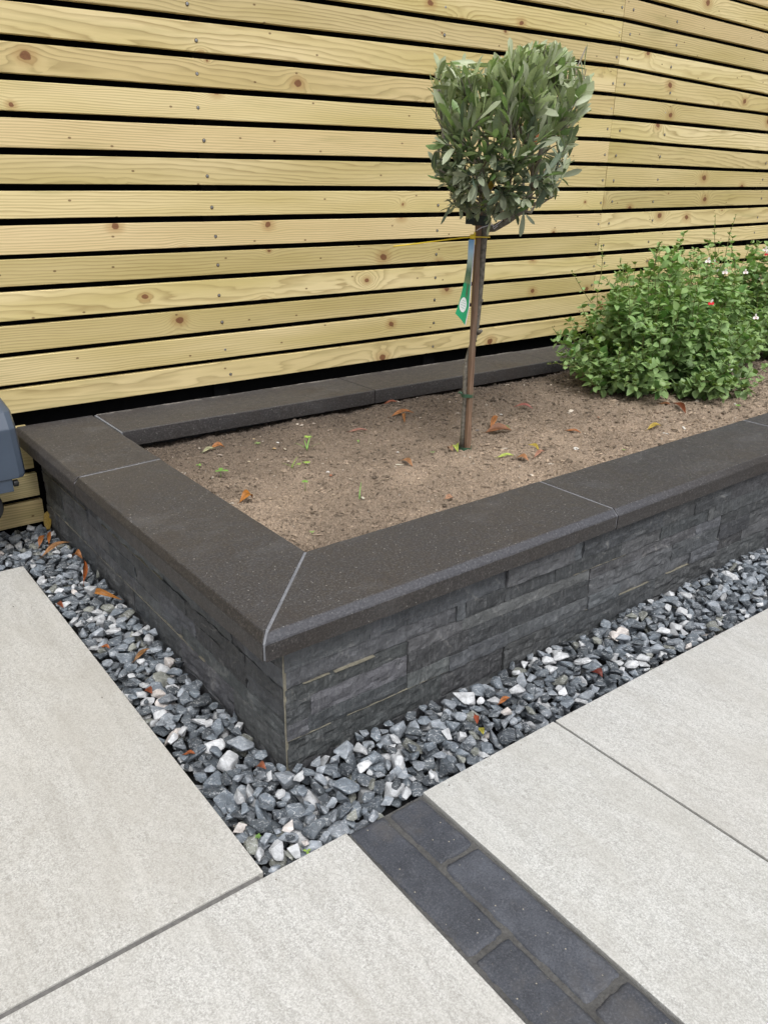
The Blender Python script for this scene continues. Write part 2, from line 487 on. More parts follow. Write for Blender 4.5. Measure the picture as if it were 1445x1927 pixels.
def mat_soil():
    t = NT('dry_soil')
    p = t.obj()
    a = t.attr().outputs['Color']
    n1 = t.noise(p, 210.0, 5, 0.78, 0.5)
    n2 = t.noise(p, 7.0, 4, 0.6)
    n3 = t.noise(t.scale(p, (420.0, 150.0, 300.0)), 1.0, 3, 0.7, 2.0)
    c = t.mix(1.0, a, t.ramp(n1, [(0.28, 0.40), (0.52, 0.95), (0.76, 1.55)]), 'MULTIPLY')
    c = t.mix(1.0, c, t.ramp(n2, [(0.35, 0.78), (0.68, 1.12)]), 'MULTIPLY')
    c = t.mix(t.math('MULTIPLY', t.range(n3, 0.56, 0.72), 0.55), c, (0.50, 0.41, 0.32))
    t.bump(t.math('ADD', n1, n3), 0.9, 0.003)
    return t.done(c, 0.92, 0.2)

def mat_tag():
    t = NT('printed_tag')
    a = t.attr().outputs['Color']
    u, v, _ = t.sep(a)                      # across, from the top downwards
    P = t.comb(t.math('MULTIPLY', u, 2.0), t.math('MULTIPLY', v, 6.0), 0.0)
    n1 = t.noise(P, 3.0, 4, 0.6)
    n2 = t.noise(P, 11.0, 3, 0.6)
    c = t.ramp(v, [(0.0, (0.16, 0.34, 0.62)), (0.16, (0.36, 0.55, 0.70)), (0.30, (0.42, 0.52, 0.44)), (0.44, (0.10, 0.19, 0.10)), (0.56, (0.24, 0.30, 0.14)), (0.60, (0.02, 0.33, 0.14)), (1.0, (0.02, 0.36, 0.15))])
    tree = t.math('MULTIPLY', t.range(n2, 0.42, 0.62), t.math('MULTIPLY', t.range(v, 0.28, 0.42), t.range(v, 0.62, 0.54)))
    c = t.mix(t.math('MULTIPLY', tree, 0.8), c, (0.05, 0.10, 0.05))
    trunk = t.math('MULTIPLY', t.range(t.math('ABSOLUTE', t.math('SUBTRACT', u, 0.62)), 0.16, 0.10, 0.0, 1.0), t.math('MULTIPLY', t.range(v, 0.56, 0.60), t.range(v, 0.80, 0.74)))
    c = t.mix(t.math('MULTIPLY', trunk, 0.75), c, (0.10, 0.11, 0.06))
    ex = t.math('DIVIDE', t.math('SUBTRACT', u, 0.42), 0.36)
    ey = t.math('DIVIDE', t.math('SUBTRACT', v, 0.855), 0.075)
    el = t.math('ADD', t.math('MULTIPLY', ex, ex), t.math('MULTIPLY', ey, ey))
    c = t.mix(t.range(el, 1.0, 0.94), c, (0.80, 0.82, 0.80))
    rows = t.math('LESS_THAN', t.math('FRACT', t.math('MULTIPLY', v, 42.0)), 0.55)
    tx = t.math('MULTIPLY', rows, t.math('MULTIPLY', t.range(el, 0.55, 0.45), t.math('GREATER_THAN', t.noise(t.comb(t.math('MULTIPLY', u, 26.0), t.math('MULTIPLY', t.math('FLOOR', t.math('MULTIPLY', v, 42.0)), 5.0), 0.0), 1.0, 1), 0.46)))
    c = t.mix(t.math('MULTIPLY', tx, 0.6), c, (0.22, 0.45, 0.34))
    return t.done(c, 0.30, 0.5)

M = dict(
    timber=mat_timber(), basalt=mat_basalt(), slate=mat_slate(), porcelain=mat_porcelain(), brick=mat_brick(),
    grout=mat_mortar('pale_grout', (0.13, 0.135, 0.148), (0.22, 0.225, 0.245)),
    joint=mat_mortar('grey_joint', (0.105, 0.10, 0.098), (0.175, 0.168, 0.16)),
    mortar=mat_mortar('brown_mortar', (0.052, 0.051, 0.050), (0.108, 0.106, 0.102), 200.0),
    cream=mat_mortar('cream_adhesive', (0.12, 0.112, 0.088), (0.235, 0.218, 0.170), 90.0),
    gravel=mat_gravel(), soil=mat_soil(), tag=mat_tag(),
    ground=mat_mortar('bare_ground', (0.10, 0.09, 0.08), (0.20, 0.18, 0.16), 30.0),
    black=plain('black_backing', (0.004, 0.004, 0.0045), 0.9, 0.1),
    core=plain('concrete_core', (0.06, 0.06, 0.06), 0.9, 0.2),
    screw=plain('screw_steel', (0.55, 0.55, 0.56), 0.28, 0.6, 0.2, 800.0, Metallic=0.85),
    bore=plain('screw_recess', (0.05, 0.03, 0.015), 0.9, 0.1),
    leaf=tinted('olive_leaf', 0.42, 0.45, 0.28, 180.0, back=(0.42, 0.45, 0.32), trans=0.22),
    sleaf=tinted('sage_leaf', 0.45, 0.42, 0.25, 220.0, back=(0.34, 0.48, 0.20), bump=0.25, trans=0.35),
    bark=plain('olive_bark', (0.165, 0.150, 0.125), 0.8, 0.25, 0.5, 90.0, 0.6),
    twig=plain('olive_twig', (0.205, 0.185, 0.150), 0.75, 0.25, 0.35, 120.0, 0.3),
    stem=plain('sage_stem', (0.130, 0.125, 0.045), 0.7, 0.3, 0.4, 90.0),
    fruit=plain('green_olive', (0.26, 0.36, 0.06), 0.32, 0.5, 0.2, 120.0),
    dead=tinted('dry_leaf', 0.55, 0.35, 0.45, 260.0, bump=0.4),
    weed=tinted('weed_leaf', 0.5, 0.4, 0.2, 200.0),
    petal=tinted('petal', 0.5, 0.3, 0.08, 300.0),
    chip=tinted('stone_chip', 0.6, 0.35, 0.3, 300.0, bump=0.4),
    yellow=plain('yellow_plastic', (0.78, 0.56, 0.03), 0.35, 0.5, 0.08),
    white=plain('white_twine', (0.62, 0.60, 0.66), 0.8, 0.2, 0.12, 500.0),
    green=plain('green_tie_tape', (0.035, 0.085, 0.05), 0.45, 0.4, 0.2),
    dark=plain('dark_green_rubber', (0.018, 0.026, 0.022), 0.5, 0.4, 0.2),
    rubber=plain('black_rubber', (0.010, 0.010, 0.011), 0.55, 0.4, 0.3, 200.0),
    plastic=plain('slate_blue_plastic', (0.062, 0.080, 0.110), 0.24, 0.5, 0.08, 6.0),
)
def mat_stake():
    t = NT('stake_wood')
    p = t.obj()
    g = t.noise(t.scale(p, (260.0, 260.0, 9.0)), 1.0, 4, 0.65, 0.5)
    w = t.noise(p, 9.0, 3, 0.6)
    c = t.mix(t.range(g, 0.32, 0.7), (0.105, 0.062, 0.040), (0.265, 0.170, 0.115))
    c = t.mix(t.math('MULTIPLY', t.range(w, 0.45, 0.7), 0.4), c, (0.20, 0.165, 0.125))
    t.bump(g, 0.4, 0.001)
    return t.done(c, 0.7, 0.3)
M['stake'] = mat_stake()

# ================================================================== SETTING
b = MB()
b.add([(-60, -60, -0.07), (60, -60, -0.07), (60, 60, -0.07), (-60, 60, -0.07)], [(0, 1, 2, 3)])
tag(b.build('ground', M['ground'], origin=(0, 0, -0.07)), 'bare grey brown ground under and around the paving', kind='structure')

# bedding seen only in the joints between the slabs
b = MB()
for lo, hi in [((-0.95, -0.6), (0.452, 2.27)), ((0.452, -0.6), (0.603, 0.878)), ((0.793, -0.6), (3.95, 0.872))]:
    b.box((lo[0], lo[1], -0.06), (hi[0], hi[1], -0.0035))
tag(b.build('paving_bed', M['joint']), 'grey jointing between the pale slabs', kind='structure')

def slab(pts, label, shade):
    """pale porcelain slab 20 mm thick with eased edges"""
    b = MB()
    n = len(pts)
    v = [(x, y, -0.02) for x, y in pts] + [(x, y, 0.0) for x, y in pts]
    f = [tuple(range(n - 1, -1, -1)), tuple(range(n, 2 * n))] + [(i, (i + 1) % n, n + (i + 1) % n, n + i) for i in range(n)]
    b.add(v, f, shade)
    o = b.build('paving_slab', M['porcelain'], bevel=0.0012)
    tag(o, label, 'paving slab', 'pale porcelain slabs of the patio')
    return o

slab([(-0.93, 0.903), (0.4615, 0.901), (0.4615, 2.287), (-0.93, 2.318)], 'pale slab on the left, between the left gravel strip and the long joint', (0.965, 0.952, 0.930))
slab([(-0.775, -0.50), (0.609, -0.50), (0.618, 0.889), (-0.775, 0.896)], 'pale slab left of the dark brick band, its corner touching the gravel', (1.0, 0.99, 0.975))
slab([(0.785, -0.50), (1.1475, -0.50), (1.1465, 0.8865), (0.790, 0.887)], 'narrow pale slab between the dark brick band and the next joint', (1.0, 1.0, 0.99))
slab([(1.1535, -0.50), (2.545, -0.50), (2.545, 0.868), (1.1525, 0.886)], 'pale slab at the far right of the patio, along the front gravel strip', (0.99, 0.985, 0.975))

# brick band
be = thing('brick_edging', (0.70, 0.30, -0.05), 'band of dark charcoal clay bricks in two rows between the pale slabs', 'brick edging')
b = MB()
b.box((0.611, -0.50, -0.06), (0.784, 0.884, -0.0035))
nx, ny = 26, 230
xs = np.linspace(0.613, 0.7835, nx); ys = np.linspace(-0.50, 0.883, ny)
X, Y = np.meshgrid(xs, ys)
Z = -0.0070 + 0.0062 * fbm(X * 60, Y * 45, 3, 3) + 0.0015 * fbm(X * 300, Y * 300, 2, 5)
b.add(np.stack([X, Y, Z], -1).reshape(-1, 3), [(j * nx + i, j * nx + i + 1, (j + 1) * nx + i + 1, (j + 1) * nx + i) for j in range(ny - 1) for i in range(nx - 1)])
b.build('mortar', M['mortar'], be)

def brick(x0, x1, y0, y1, shade):
    sx, sy = 17, 49
    u = np.linspace(0, 1, sx); v = np.linspace(0, 1, sy)
    U, V = np.meshgrid(u, v)
    w, l = x1 - x0, y1 - y0
    # rounded plan outline
    X = x0 + U * w; Y = y0 + V * l
    dx = np.minimum(U, 1 - U) * w; dy = np.minimum(V, 1 - V) * l
    edge = np.minimum(dx, dy)
    r = 0.0045
    rnd = np.clip(1 - edge / r, 0, 1)
    seed = int(rng.integers(1e6))
    Z = 0.0008 - 0.0046 * rnd ** 2.6 + 0.0030 * (fbm(X * 45, Y * 26, 4, seed) - 0.5) + 0.0008 * (fbm(X * 320, Y * 320, 2, seed + 5) - 0.5)
    corner = np.clip(1 - dx / 0.008, 0, 1) * np.clip(1 - dy / 0.008, 0, 1)
    Z -= 0.002 * corner
    wob = 0.0030 * (fbm(X * 50, Y * 50, 2, seed + 9) - 0.5)
    X = X + wob * (U > 0.95) - wob * (U < 0.05); Y = Y + wob * 2
    vv = np.stack([X, Y, Z], -1).reshape(-1, 3)
    ff = [(j * sx + i, j * sx + i + 1, (j + 1) * sx + i + 1, (j + 1) * sx + i) for j in range(sy - 1) for i in range(sx - 1)]
    n0 = len(vv)
    ring = [i for i in range(sx)] + [j * sx + sx - 1 for j in range(1, sy)] + [(sy - 1) * sx + i for i in range(sx - 2, -1, -1)] + [j * sx for j in range(sy - 2, 0, -1)]
    low = vv[ring].copy(); low[:, 2] = -0.05
    ff += [(ring[(k + 1) % len(ring)], ring[k], n0 + k, n0 + (k + 1) % len(ring)) for k in range(len(ring))]
    b = MB(); b.add(np.vstack([vv, low]), ff, shade)
    b.build('brick', M['brick'], be, smooth=True)

for x0, x1, rows in [(0.6225, 0.6960, [(0.5825, 0.886), (0.273, 0.5755), (-0.031, 0.265), (-0.34, -0.04)]), (0.7030, 0.7800, [(0.7405, 0.879), (0.432, 0.7325), (0.125, 0.4225), (-0.18, 0.115), (-0.49, -0.19)])]:
    for y0, y1 in rows:
        k = rng.uniform(0.80, 1.12)
        brick(x0 + rng.uniform(-.001, .001), x1 + rng.uniform(-.001, .001), y0, y1, (0.062 * k, 0.067 * k, 0.080 * k))

# ================================================================== FENCE
YF = 2.605                    # face of the slats
SEAM = 3.2965
fence = thing('slatted_fence', (2.4, YF, -0.03), 'new pine slat fence with narrow black gaps behind the raised planter', 'fence')
lb = [0.3629, 0.4517, 0.548, 0.6406, 0.7386, 0.8285, 0.9263, 1.019, 1.1135, 1.2071, 1.2991, 1.3946]
mb_ = [0.3635, 0.4543, 0.5525, 0.6424, 0.7372, 0.8299, 0.9262, 1.0221, 1.1228, 1.2219, 1.3141, 1.4075, 1.5108, 1.6010]
rb = [None, None, None, None, 0.7523, 0.8431, 0.9404, 1.034, 1.1253, 1.2199, 1.32, 1.4073, 1.4951, 1.5977, 1.6904, 1.7785, 1.8756]
lg = [.0136, .0156, .0145, .0164, .0146, .0192, .0188, .019, .0185, .0174, .0195, .018]

def slat(b, x0, x1, zb0, zb1, zt0, zt1, c, yj=0.0):
    """one planed board: long thin box with eased long edges and slightly wavy arrises"""
    n = max(2, int((x1 - x0) / 0.04))
    xs = np.linspace(x0, x1, n)
    s = int(rng.integers(1e6))
    pr = [(0.020, 0.0), (0.0014, 0.0), (0.0, 0.0014), (0.0, -0.0014), (0.0014, -0.0), (0.020, -0.0)]
    vs = []
    for i, x in enumerate(xs):
        t = (x - x0) / (x1 - x0)
        zb = zb0 + (zb1 - zb0) * t + 0.0016 * (fbm(x * 3, 0, 2, s) - 0.5)
        zt = zt0 + (zt1 - zt0) * t + 0.0016 * (fbm(x * 3, 5, 2, s + 1) - 0.5)
        y = YF + yj + 0.002 * (fbm(x * 1.5, 9, 2, s + 2) - 0.5)
        vs += [(x, y + 0.02, zb), (x, y + .0014, zb), (x, y, zb + .0014), (x, y, zt - .0014), (x, y + .0014, zt), (x, y + 0.02, zt)]
    f = [(i * 6 + k, (i + 1) * 6 + k, (i + 1) * 6 + (k + 1) % 6, i * 6 + (k + 1) % 6) for i in range(n - 1) for k in range(6)]
    f += [(5, 4, 3, 2, 1, 0), tuple((n - 1) * 6 + k for k in range(6))]
    b.add(vs, [tuple(reversed(q)) for q in f], c)

def lin(xa, za, xb, zb, x):
    return za + (zb - za) * (x - xa) / (xb - xa)

NS = 20
bl, br = MB(), MB()
scr = []                                    # screw places (panel, x, z)
for k in range(-4, NS):
    gap = lg[k] if 0 <= k < len(lg) else 0.0175
    if k < 0:
        zl = lb[0] + k * 0.0925; zm = zl
    elif k < len(lb):
        zl, zm = lb[k], mb_[k]
    else:
        zm = mb_[k] if k < len(mb_) else mb_[-1] + (k - len(mb_) + 1) * 0.0935
        zl = lb[-1] + (k - len(lb) + 1) * 0.0935
    def top(kk, which):
        if kk < 0: return lb[0] + kk * 0.0925
        if which == 'l': return lb[kk] if kk < len(lb) else lb[-1] + (kk - len(lb) + 1) * 0.0935
        if which == 'm': return mb_[kk] if kk < len(mb_) else mb_[-1] + (kk - len(mb_) + 1) * 0.0935
        if kk < 4: return 0.7523 - (4 - kk) * 0.0945
        return rb[kk] if kk < len(rb) else rb[-1] + (kk - len(rb) + 1) * 0.0945
    xl, xm, xr = 0.62, 2.0, 4.65
    gm = 0.0182 if k > 2 else 0.0165
    c = (rng.random(), rng.random(), rng.random())
    yj = rng.uniform(-0.0015, 0.0015)
    if k < 0:
        if True:
            zt_low = 0.318 if k == -1 else top(k + 1, 'l') - 0.016
            slat(bl, -0.62, 0.612 - 0.004 * (k + 3), zl, zl, zt_low, zt_low, c, yj)
        continue
    zb_ = lambda x: lin(xl, top(k, 'l'), xm, top(k, 'm'), x)
    zt_ = lambda x: lin(xl, top(k + 1, 'l') - gap, xm, top(k + 1, 'm') - gm, x)
    x0, x1 = -0.62, SEAM - 0.0018 + rng.uniform(-.001, .0005)
    slat(bl, x0, x1, zb_(x0), zb_(x1), zt_(x0), zt_(x1), c, yj)
    # right panel: line from the seam (a little off the left panel) to the measured right side
    zs_b = zb_(SEAM) + rng.uniform(-.002, .002)
    c2 = (rng.random(), rng.random(), rng.random())
    zr_b, zr_t = top(k, 'r'), top(k + 1, 'r') - 0.0172
    if k < 4: zr_b = zs_b + 0.004; zr_t = zt_(SEAM) + 0.004
    x2, x3 = SEAM + 0.0018 + rng.uniform(0, .001), 6.2
    e = lambda a, bb, x: lin(SEAM, a, xr, bb, x)
    zts = zt_(SEAM)
    slat(br, x2, x3, zs_b, e(zs_b, zr_b, x3), zts, e(zts, zr_t, x3), c2, rng.uniform(-0.002, 0.003))
    for xx in (0.10, lin(0.389, 1.317, 1.432, 1.255, zb_(1.3) + 0.03) + rng.uniform(-.012, .012), 2.27, SEAM - 0.021 + rng.uniform(-.006, .006)):
        scr.append(('l', xx, zb_(xx) + rng.uniform(0.026, 0.036)))
    for xx in (SEAM + 0.055 + rng.uniform(-.02, .012), 3.695 + rng.uniform(-.012, .012), 4.687 + rng.uniform(-.012, .012), 5.6):
        scr.append(('r', xx, e(zs_b, zr_b, xx) + rng.uniform(0.028, 0.040)))
pan_l = bl.build('slat_panel', M['timber'], fence)
pan_r = br.build('slat_panel', M['timber'], fence)
b = MB()
b.box((-0.64, YF + 0.045, -0.06), (6.3, YF + 0.06, 2.25))
for xx in (0.10, 1.29, 2.27, SEAM, 3.69, 4.69, 5.6):
    b.box((xx - 0.03, YF + 0.0225, -0.05), (xx + 0.03, YF + 0.0445, 2.24))
b.build('backing_board', M['black'], fence)
# screws: a dimpled steel head in a small dark bore
sb = MB()
sb.tube([(0, 0.0006, 0), (0, -0.0003, 0)], [0.0056, 0.0056], 12, mi=1)
sb.tube([(0, 0.0008, 0), (0, -0.0007, 0), (0, -0.0010, 0)], [0.0042, 0.0042, 0.0028], 12, mi=0)
sb.tube([(0, -0.0008, 0), (0, -0.00115, 0)], [0.0012, 0.0010], 6, mi=1)
tmp = sb.build('screw', [M['screw'], M['bore']], origin=(0, 0, 0))
sdata = tmp.data
bpy.data.objects.remove(tmp)
ROOTS.pop('screw', None)
for side, x, z in scr:
    if z > 1.95 or x > 4.9 or x < 0.5: continue
    if side == 'l' and z > 1.62 and x < 2.0: continue
    o = subobj('screw', sdata, pan_l if side == 'l' else pan_r, (x, YF - 0.0012, z))
    o.rotation_euler = (0, random.uniform(0, 6), 0)

# ================================================================== RAISED PLANTER
ZC, TH = 0.325, 0.0505
XR = 5.6
planter = thing('raised_planter', (0.70, 1.5, -0.05), 'raised planter of dark slate cladding with grey brown stone coping', 'planter')
fo = lambda x: 1.058 + 0.012 * (x - 0.566)          # outer face of the front coping
fi = lambda x: 1.309 + 0.013 * (x - 0.81)           # inner edge
lo_ = lambda y: 0.566 - 0.004 * (y - 1.058)         # outer face, left coping
li_ = lambda y: 0.810 - 0.004 * (y - 1.309)
bi = lambda x: 2.351 - 0.015 * (x - 0.81)           # back coping, inner edge
bo = lambda x: 2.589 - 0.012 * (x - 0.81)

PROF = [(0.0, -TH + .0015), (0.0, -0.0165), (0.0, -0.0155), (0.006, -0.0120), (0.045, -0.0022), (0.058, 0.0), (0.10, 0.0), (0.17, 0.0), (0.992, 0.0), (1.0, -0.002), (1.0, -TH + .0015), (0.992, -TH), (0.008, -TH)]
PLAIN = [(0.0, -TH + .0015), (0.0, -0.0025), (0.010, 0.0), (0.055, 0.0), (0.11, 0.0), (0.99, 0.0), (1.0, -0.002), (1.0, -TH + .0015), (0.992, -TH), (0.008, -TH)]

def coping(oa, ob_, ia, ib, prof=PROF, lime=False, dz=0.0, sky_sheen=None, shade_damp=None):
    """coping stone between two (maybe mitred) ends: o = outer points, i = inner points"""
    oa, ob_, ia, ib = map(np.array, (oa, ob_, ia, ib))
    L = np.linalg.norm(ob_ - oa)
    n = max(3, int(L / 0.03))
    ss = [0.0, 0.0022 / L] + list(np.linspace(0.006 / L, 1 - 0.006 / L, n)) + [1 - 0.0022 / L, 1.0]
    s0 = int(rng.integers(1e6))
    vs, cs = [], []
    for s in ss:
        ease = 0.0016 if s in (0.0, 1.0) else 0.0
        for t, z in prof:
            a = oa + (ia - oa) * t; e = ob_ + (ib - ob_) * t
            q = a + (e - a) * s
            zz = ZC + dz + z - (ease if z > -0.02 else 0)
            j = 0.0008 * (fbm(s * L * 40, t * 6 + z * 60, 2, s0) - 0.5)
            vs.append((q[0] + j, q[1] + j, zz + j))
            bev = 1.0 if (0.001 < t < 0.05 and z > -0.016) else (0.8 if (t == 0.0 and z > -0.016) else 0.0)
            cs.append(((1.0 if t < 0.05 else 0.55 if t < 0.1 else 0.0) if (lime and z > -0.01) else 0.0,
                       bev * sky_sheen(s) if sky_sheen else 0.0, max(bev * shade_damp(s) if shade_damp else 0.0, 0.45 if (t in (0.0, 1.0) and z < -0.016) else 0.0)))  # upright faces get a darker tone as painted shade
    k = len(prof)
    f = [(i * k + j, (i + 1) * k + j, (i + 1) * k + (j + 1) % k, i * k + (j + 1) % k) for i in range(len(ss) - 1) for j in range(k)]
    f += [tuple(range(k - 1, -1, -1)), tuple((len(ss) - 1) * k + j for j in range(k))]
    b = MB(); b.add(vs, f, cs)
    o = b.build('coping_stone', M['basalt'], planter)
    bm = bmesh.new(); bm.from_mesh(o.data); bmesh.ops.recalc_face_normals(bm, faces=bm.faces); bm.to_mesh(o.data); bm.free()

G = 0.003
xo, yo = 0.566, 1.058
xi, yi = 0.810, 1.309
mo_ = np.array([0.0032, -0.0032])        # half the mitre joint
# front row
jx = [1.5385, 2.540, 3.545, 4.55, XR]
coping((xo + .0037, fo(xo)), (jx[0] - G, fo(jx[0])), (xi + .0037, fi(xi)), (jx[0] - G - .003, fi(jx[0])), sky_sheen=lambda s: 1.0)
for a, c in zip(jx[:-1], jx[1:]):
    coping((a + G, fo(a)), (c - G, fo(c)), (a + G - .003, fi(a)), (c - G - .003, fi(c)), dz=-0.0012, sky_sheen=(lambda s: max(0, .8 - 2 * s)) if a < 2 else None, shade_damp=(lambda s: min(.7, max(0, 2 * s - .5))) if a < 2 else None)
# left side
yj = (2.028, 2.048)
coping((lo_(yo), yo + .0037), (lo_(yj[0]), yj[0] - G), (li_(yi), yi + .0037), (li_(yj[1]), yj[1] - G), shade_damp=lambda s: .9)
coping((lo_(yj[0]), yj[0] + G), (lo_(2.585), 2.585), (li_(yj[1]), yj[1] + G), (li_(2.585), 2.585), dz=0.001, shade_damp=lambda s: .45)
# back row
bx = [0.8145, 1.763, 2.72, 3.68, 4.64, XR]
for a, c in zip(bx[:-1], bx[1:]):
    coping((a + G, bo(a)), (c - .002, bo(c)), (a + G, bi(a)), (c - .002, bi(c)), PLAIN, True, dz=rng.uniform(-.001, .001))

def grout(pts, w, top_drop=0.0012):
    """joint filling as a thin ribbon standing in the joint"""
    b = MB()
    (x0, y0), (x1, y1) = pts
    n = 14
    d = np.array([x1 - x0, y1 - y0]); L = np.linalg.norm(d); d /= L
    nn = np.array([-d[1], d[0]])
    vs = []
    for i in range(n):
        q = np.array([x0, y0]) + d * L * i / (n - 1)
        ww = w * (1 + 0.35 * (fbm(i * 0.7, 3, 2, int(x0 * 999)) - 0.5))
        edge = 0.0
        sdist = L * i / (n - 1)
        if sdist < 0.018: edge = 0.013 * (1 - sdist / 0.018); ww *= 0.55
        z = ZC - top_drop - edge
        vs += [(*(q - nn * ww), ZC - TH + .003), (*(q - nn * ww), z), (*(q + nn * ww), z), (*(q + nn * ww), ZC - TH + .003)]
    f = [(i * 4 + k, (i + 1) * 4 + k, (i + 1) * 4 + (k + 1) % 4, i * 4 + (k + 1) % 4) for i in range(n - 1) for k in range(4)]
    f += [(0, 1, 2, 3), tuple((n - 1) * 4 + k for k in (3, 2, 1, 0))]
    b.add(vs, f)
    o = b.build('grout_joint', M['grout'], planter)
    bm = bmesh.new(); bm.from_mesh(o.data); bmesh.ops.recalc_face_normals(bm, faces=bm.faces); bm.to_mesh(o.data); bm.free()

grout([(xo + .0035, yo + .0035), (xi, yi)], 0.0040, 0.0012)
for x in jx[:-1]: grout([(x, fo(x) + .002), (x - .003, fi(x) - .001)], G, 0.0016)
grout([(lo_(yj[0]) + .002, yj[0]), (li_(yj[1]) - .001, yj[1])], G, 0.0006)
b = MB(); b.box((bx[0] - .0035, 2.352, ZC - TH + .003), (bx[0] + .0025, 2.584, ZC - .0012)); b.build('grout_joint', M['grout'], planter)

# masonry core (carries the cladding and the coping)
FY, LX = 1.090, 0.622                    # faces of the cladding
b = MB()
zt = ZC - TH - 0.001
b.box((LX + .016, FY + .016, -0.06), (XR, 1.275, zt))
b.box((LX + .016, 1.275, -0.06), (0.775, 2.575, zt))
b.box((0.775, 2.40, -0.06), (XR, 2.575, zt))
b.build('core', M['core'], planter)

# slate cladding: interlocking panels of thin stones
def cladding(axis, length, start_joints, name):
    """axis 'x': front face, axis 'y': left face; stones lie along s from the corner"""
    b = MB()
    rows = [(0.178, ZC - TH - 0.0015, 2), (0.0635, 0.1765, 3), (-0.052, 0.062, 2)]
    for ri, (z0, z1, nc) in enumerate(rows):
        hs = np.array([1.0, rng.uniform(.6, 1.5), rng.uniform(.6, 1.3)])[:nc]; hs = hs / hs.sum() * (z1 - z0)
        zz = z0
        joints = [start_joints[ri] + 0.5745 * i for i in range(-1, int(length / 0.5745) + 2)]
        for ci in range(nc):
            za, zb = zz, zz + hs[ci]; zz = zb
            sh = [0.0, 0.0, 0.0][ci] + rng.uniform(-.0015, .0015)
            edges = [0.0]
            for a, c in zip(joints[:-1], joints[1:]):
                a2, c2 = a + sh, c + sh
                k = rng.integers(2, 4)
                cuts = np.sort(rng.uniform(0.2, 0.8, k - 1)) * (c2 - a2) + a2
                edges += [e for e in list(cuts) + [c2] if e > 0.03]
            edges = [e for e in edges if e < length] + [length]
            jset = set(round(j + sh, 5) for j in joints)
            for s0, s1 in zip(edges[:-1], edges[1:]):
                if s1 - s0 < 0.004: continue
                ga = 0.0011 if round(s0, 5) in jset else 0.0001
                gb = 0.0011 if round(s1, 5) in jset else 0.0001
                if s0 == 0.0: ga = 0.0004
                base = rng.uniform(-0.0012, 0.0010) if rng.random() < .50 else rng.uniform(-0.0045, 0.0060)
                if axis == 'y': base = float(np.clip(base, -.0016, .0016)) * .8
                tint = np.array([0.066, 0.0690, 0.0730]) * rng.uniform(0.62, 1.60) * np.array([1 + rng.uniform(-.04, .05), 1 + rng.uniform(-.01, .03), 1 + rng.uniform(-.02, .07)])
                nu = max(3, int((s1 - s0) / 0.008)); nv = max(3, int((zb - za) / 0.006))
                u = np.linspace(s0 + ga, s1 - gb, nu); w = np.linspace(za + 0.0002, zb - 0.0002, nv)
                U, Wv = np.meshgrid(u, w)
                sd_ = int(rng.integers(1e6))
                tilt = rng.uniform(-0.02, 0.02) * (Wv - za) + rng.uniform(-0.008, 0.008) * (U - s0)
                D = base + tilt + rng.uniform(0.0045, 0.0110) * (fbm(U * 38 + Wv * 20, Wv * 85, 4, sd_) - 0.5) + 0.002 * (fbm(U * 120, Wv * 40, 2, sd_ + 7) - 0.5)
                ed = np.minimum(np.minimum(U - u[0], u[-1] - U), np.minimum(Wv - w[0], w[-1] - Wv))
                D = D - 0.0005 * np.clip(1 - ed / 0.004, 0, 1)      # chipped arris; D>0 is outwards
                U2, W2 = U, Wv
                back = 0.018
                if axis == 'x':
                    fr = np.stack([LX + 0.0012 + U2, FY - D, W2], -1)
                    dirn = np.array([0, back, 0])
                else:
                    fr = np.stack([LX - D, FY + 0.0012 + U2, W2], -1)
                    dirn = np.array([back, 0, 0])
                fr = fr.reshape(-1, 3)
                ring = [i for i in range(nu)] + [j * nu + nu - 1 for j in range(1, nv)] + [(nv - 1) * nu + i for i in range(nu - 2, -1, -1)] + [j * nu for j in range(nv - 2, 0, -1)]
                n0 = len(fr)
                bk = fr[ring].copy()
                if axis == 'x': bk[:, 1] = FY + 0.014
                else: bk[:, 0] = LX + 0.014
                f = [(j * nu + i, j * nu + i + 1, (j + 1) * nu + i + 1, (j + 1) * nu + i) for j in range(nv - 1) for i in range(nu - 1)]
                f += [(ring[k], n0 + k, n0 + (k + 1) % len(ring), ring[(k + 1) % len(ring)]) for k in range(len(ring))]
                if axis == 'y': f = [tuple(reversed(q)) for q in f]
                b.add(np.vstack([fr, bk]), f, tint)
    return b.build('cladding', M['slate'], planter)

cladding('x', XR - LX - 0.01, [0.568, 0.291, 0.575], 'front')
cladding('y', 2.573 - FY, [0.40, 0.15, 0.47], 'left')

# cream adhesive showing in the bed joints, with squeezed-out smears
def adhesive(axis, z, s0, s1, out, h, seed):
    b = MB()
    n = max(4, int((s1 - s0) / 0.006))
    vs = []
    for i in range(n):
        s = s0 + (s1 - s0) * i / (n - 1)
        k = min(1, min(i, n - 1 - i) / 6)
        hh = h * k * (0.35 + 1.3 * fbm(s * 70, 1, 3, seed)) + 0.0002
        dz = 0.0016 * (fbm(s * 30, 3, 2, seed + 2) - 0.5)
        oo = out + 0.0012 * fbm(s * 90, 4, 2, seed)
        for dd, zq in ((0.01, z + dz - hh), (-oo, z + dz - hh * .8), (-oo, z + dz + hh * .8), (0.01, z + dz + hh)):
            vs.append((LX + s, FY + dd, zq) if axis == 'x' else (LX + dd, FY + s, zq))
    f = [(i * 4 + k, (i + 1) * 4 + k, (i + 1) * 4 + (k + 1) % 4, i * 4 + (k + 1) % 4) for i in range(n - 1) for k in range(4)]
    b.add(vs, f)
    o = b.build('adhesive_joint', M['cream'], planter)
    bm = bmesh.new(); bm.from_mesh(o.data); bmesh.ops.recalc_face_normals(bm, faces=bm.faces); bm.to_mesh(o.data); bm.free()

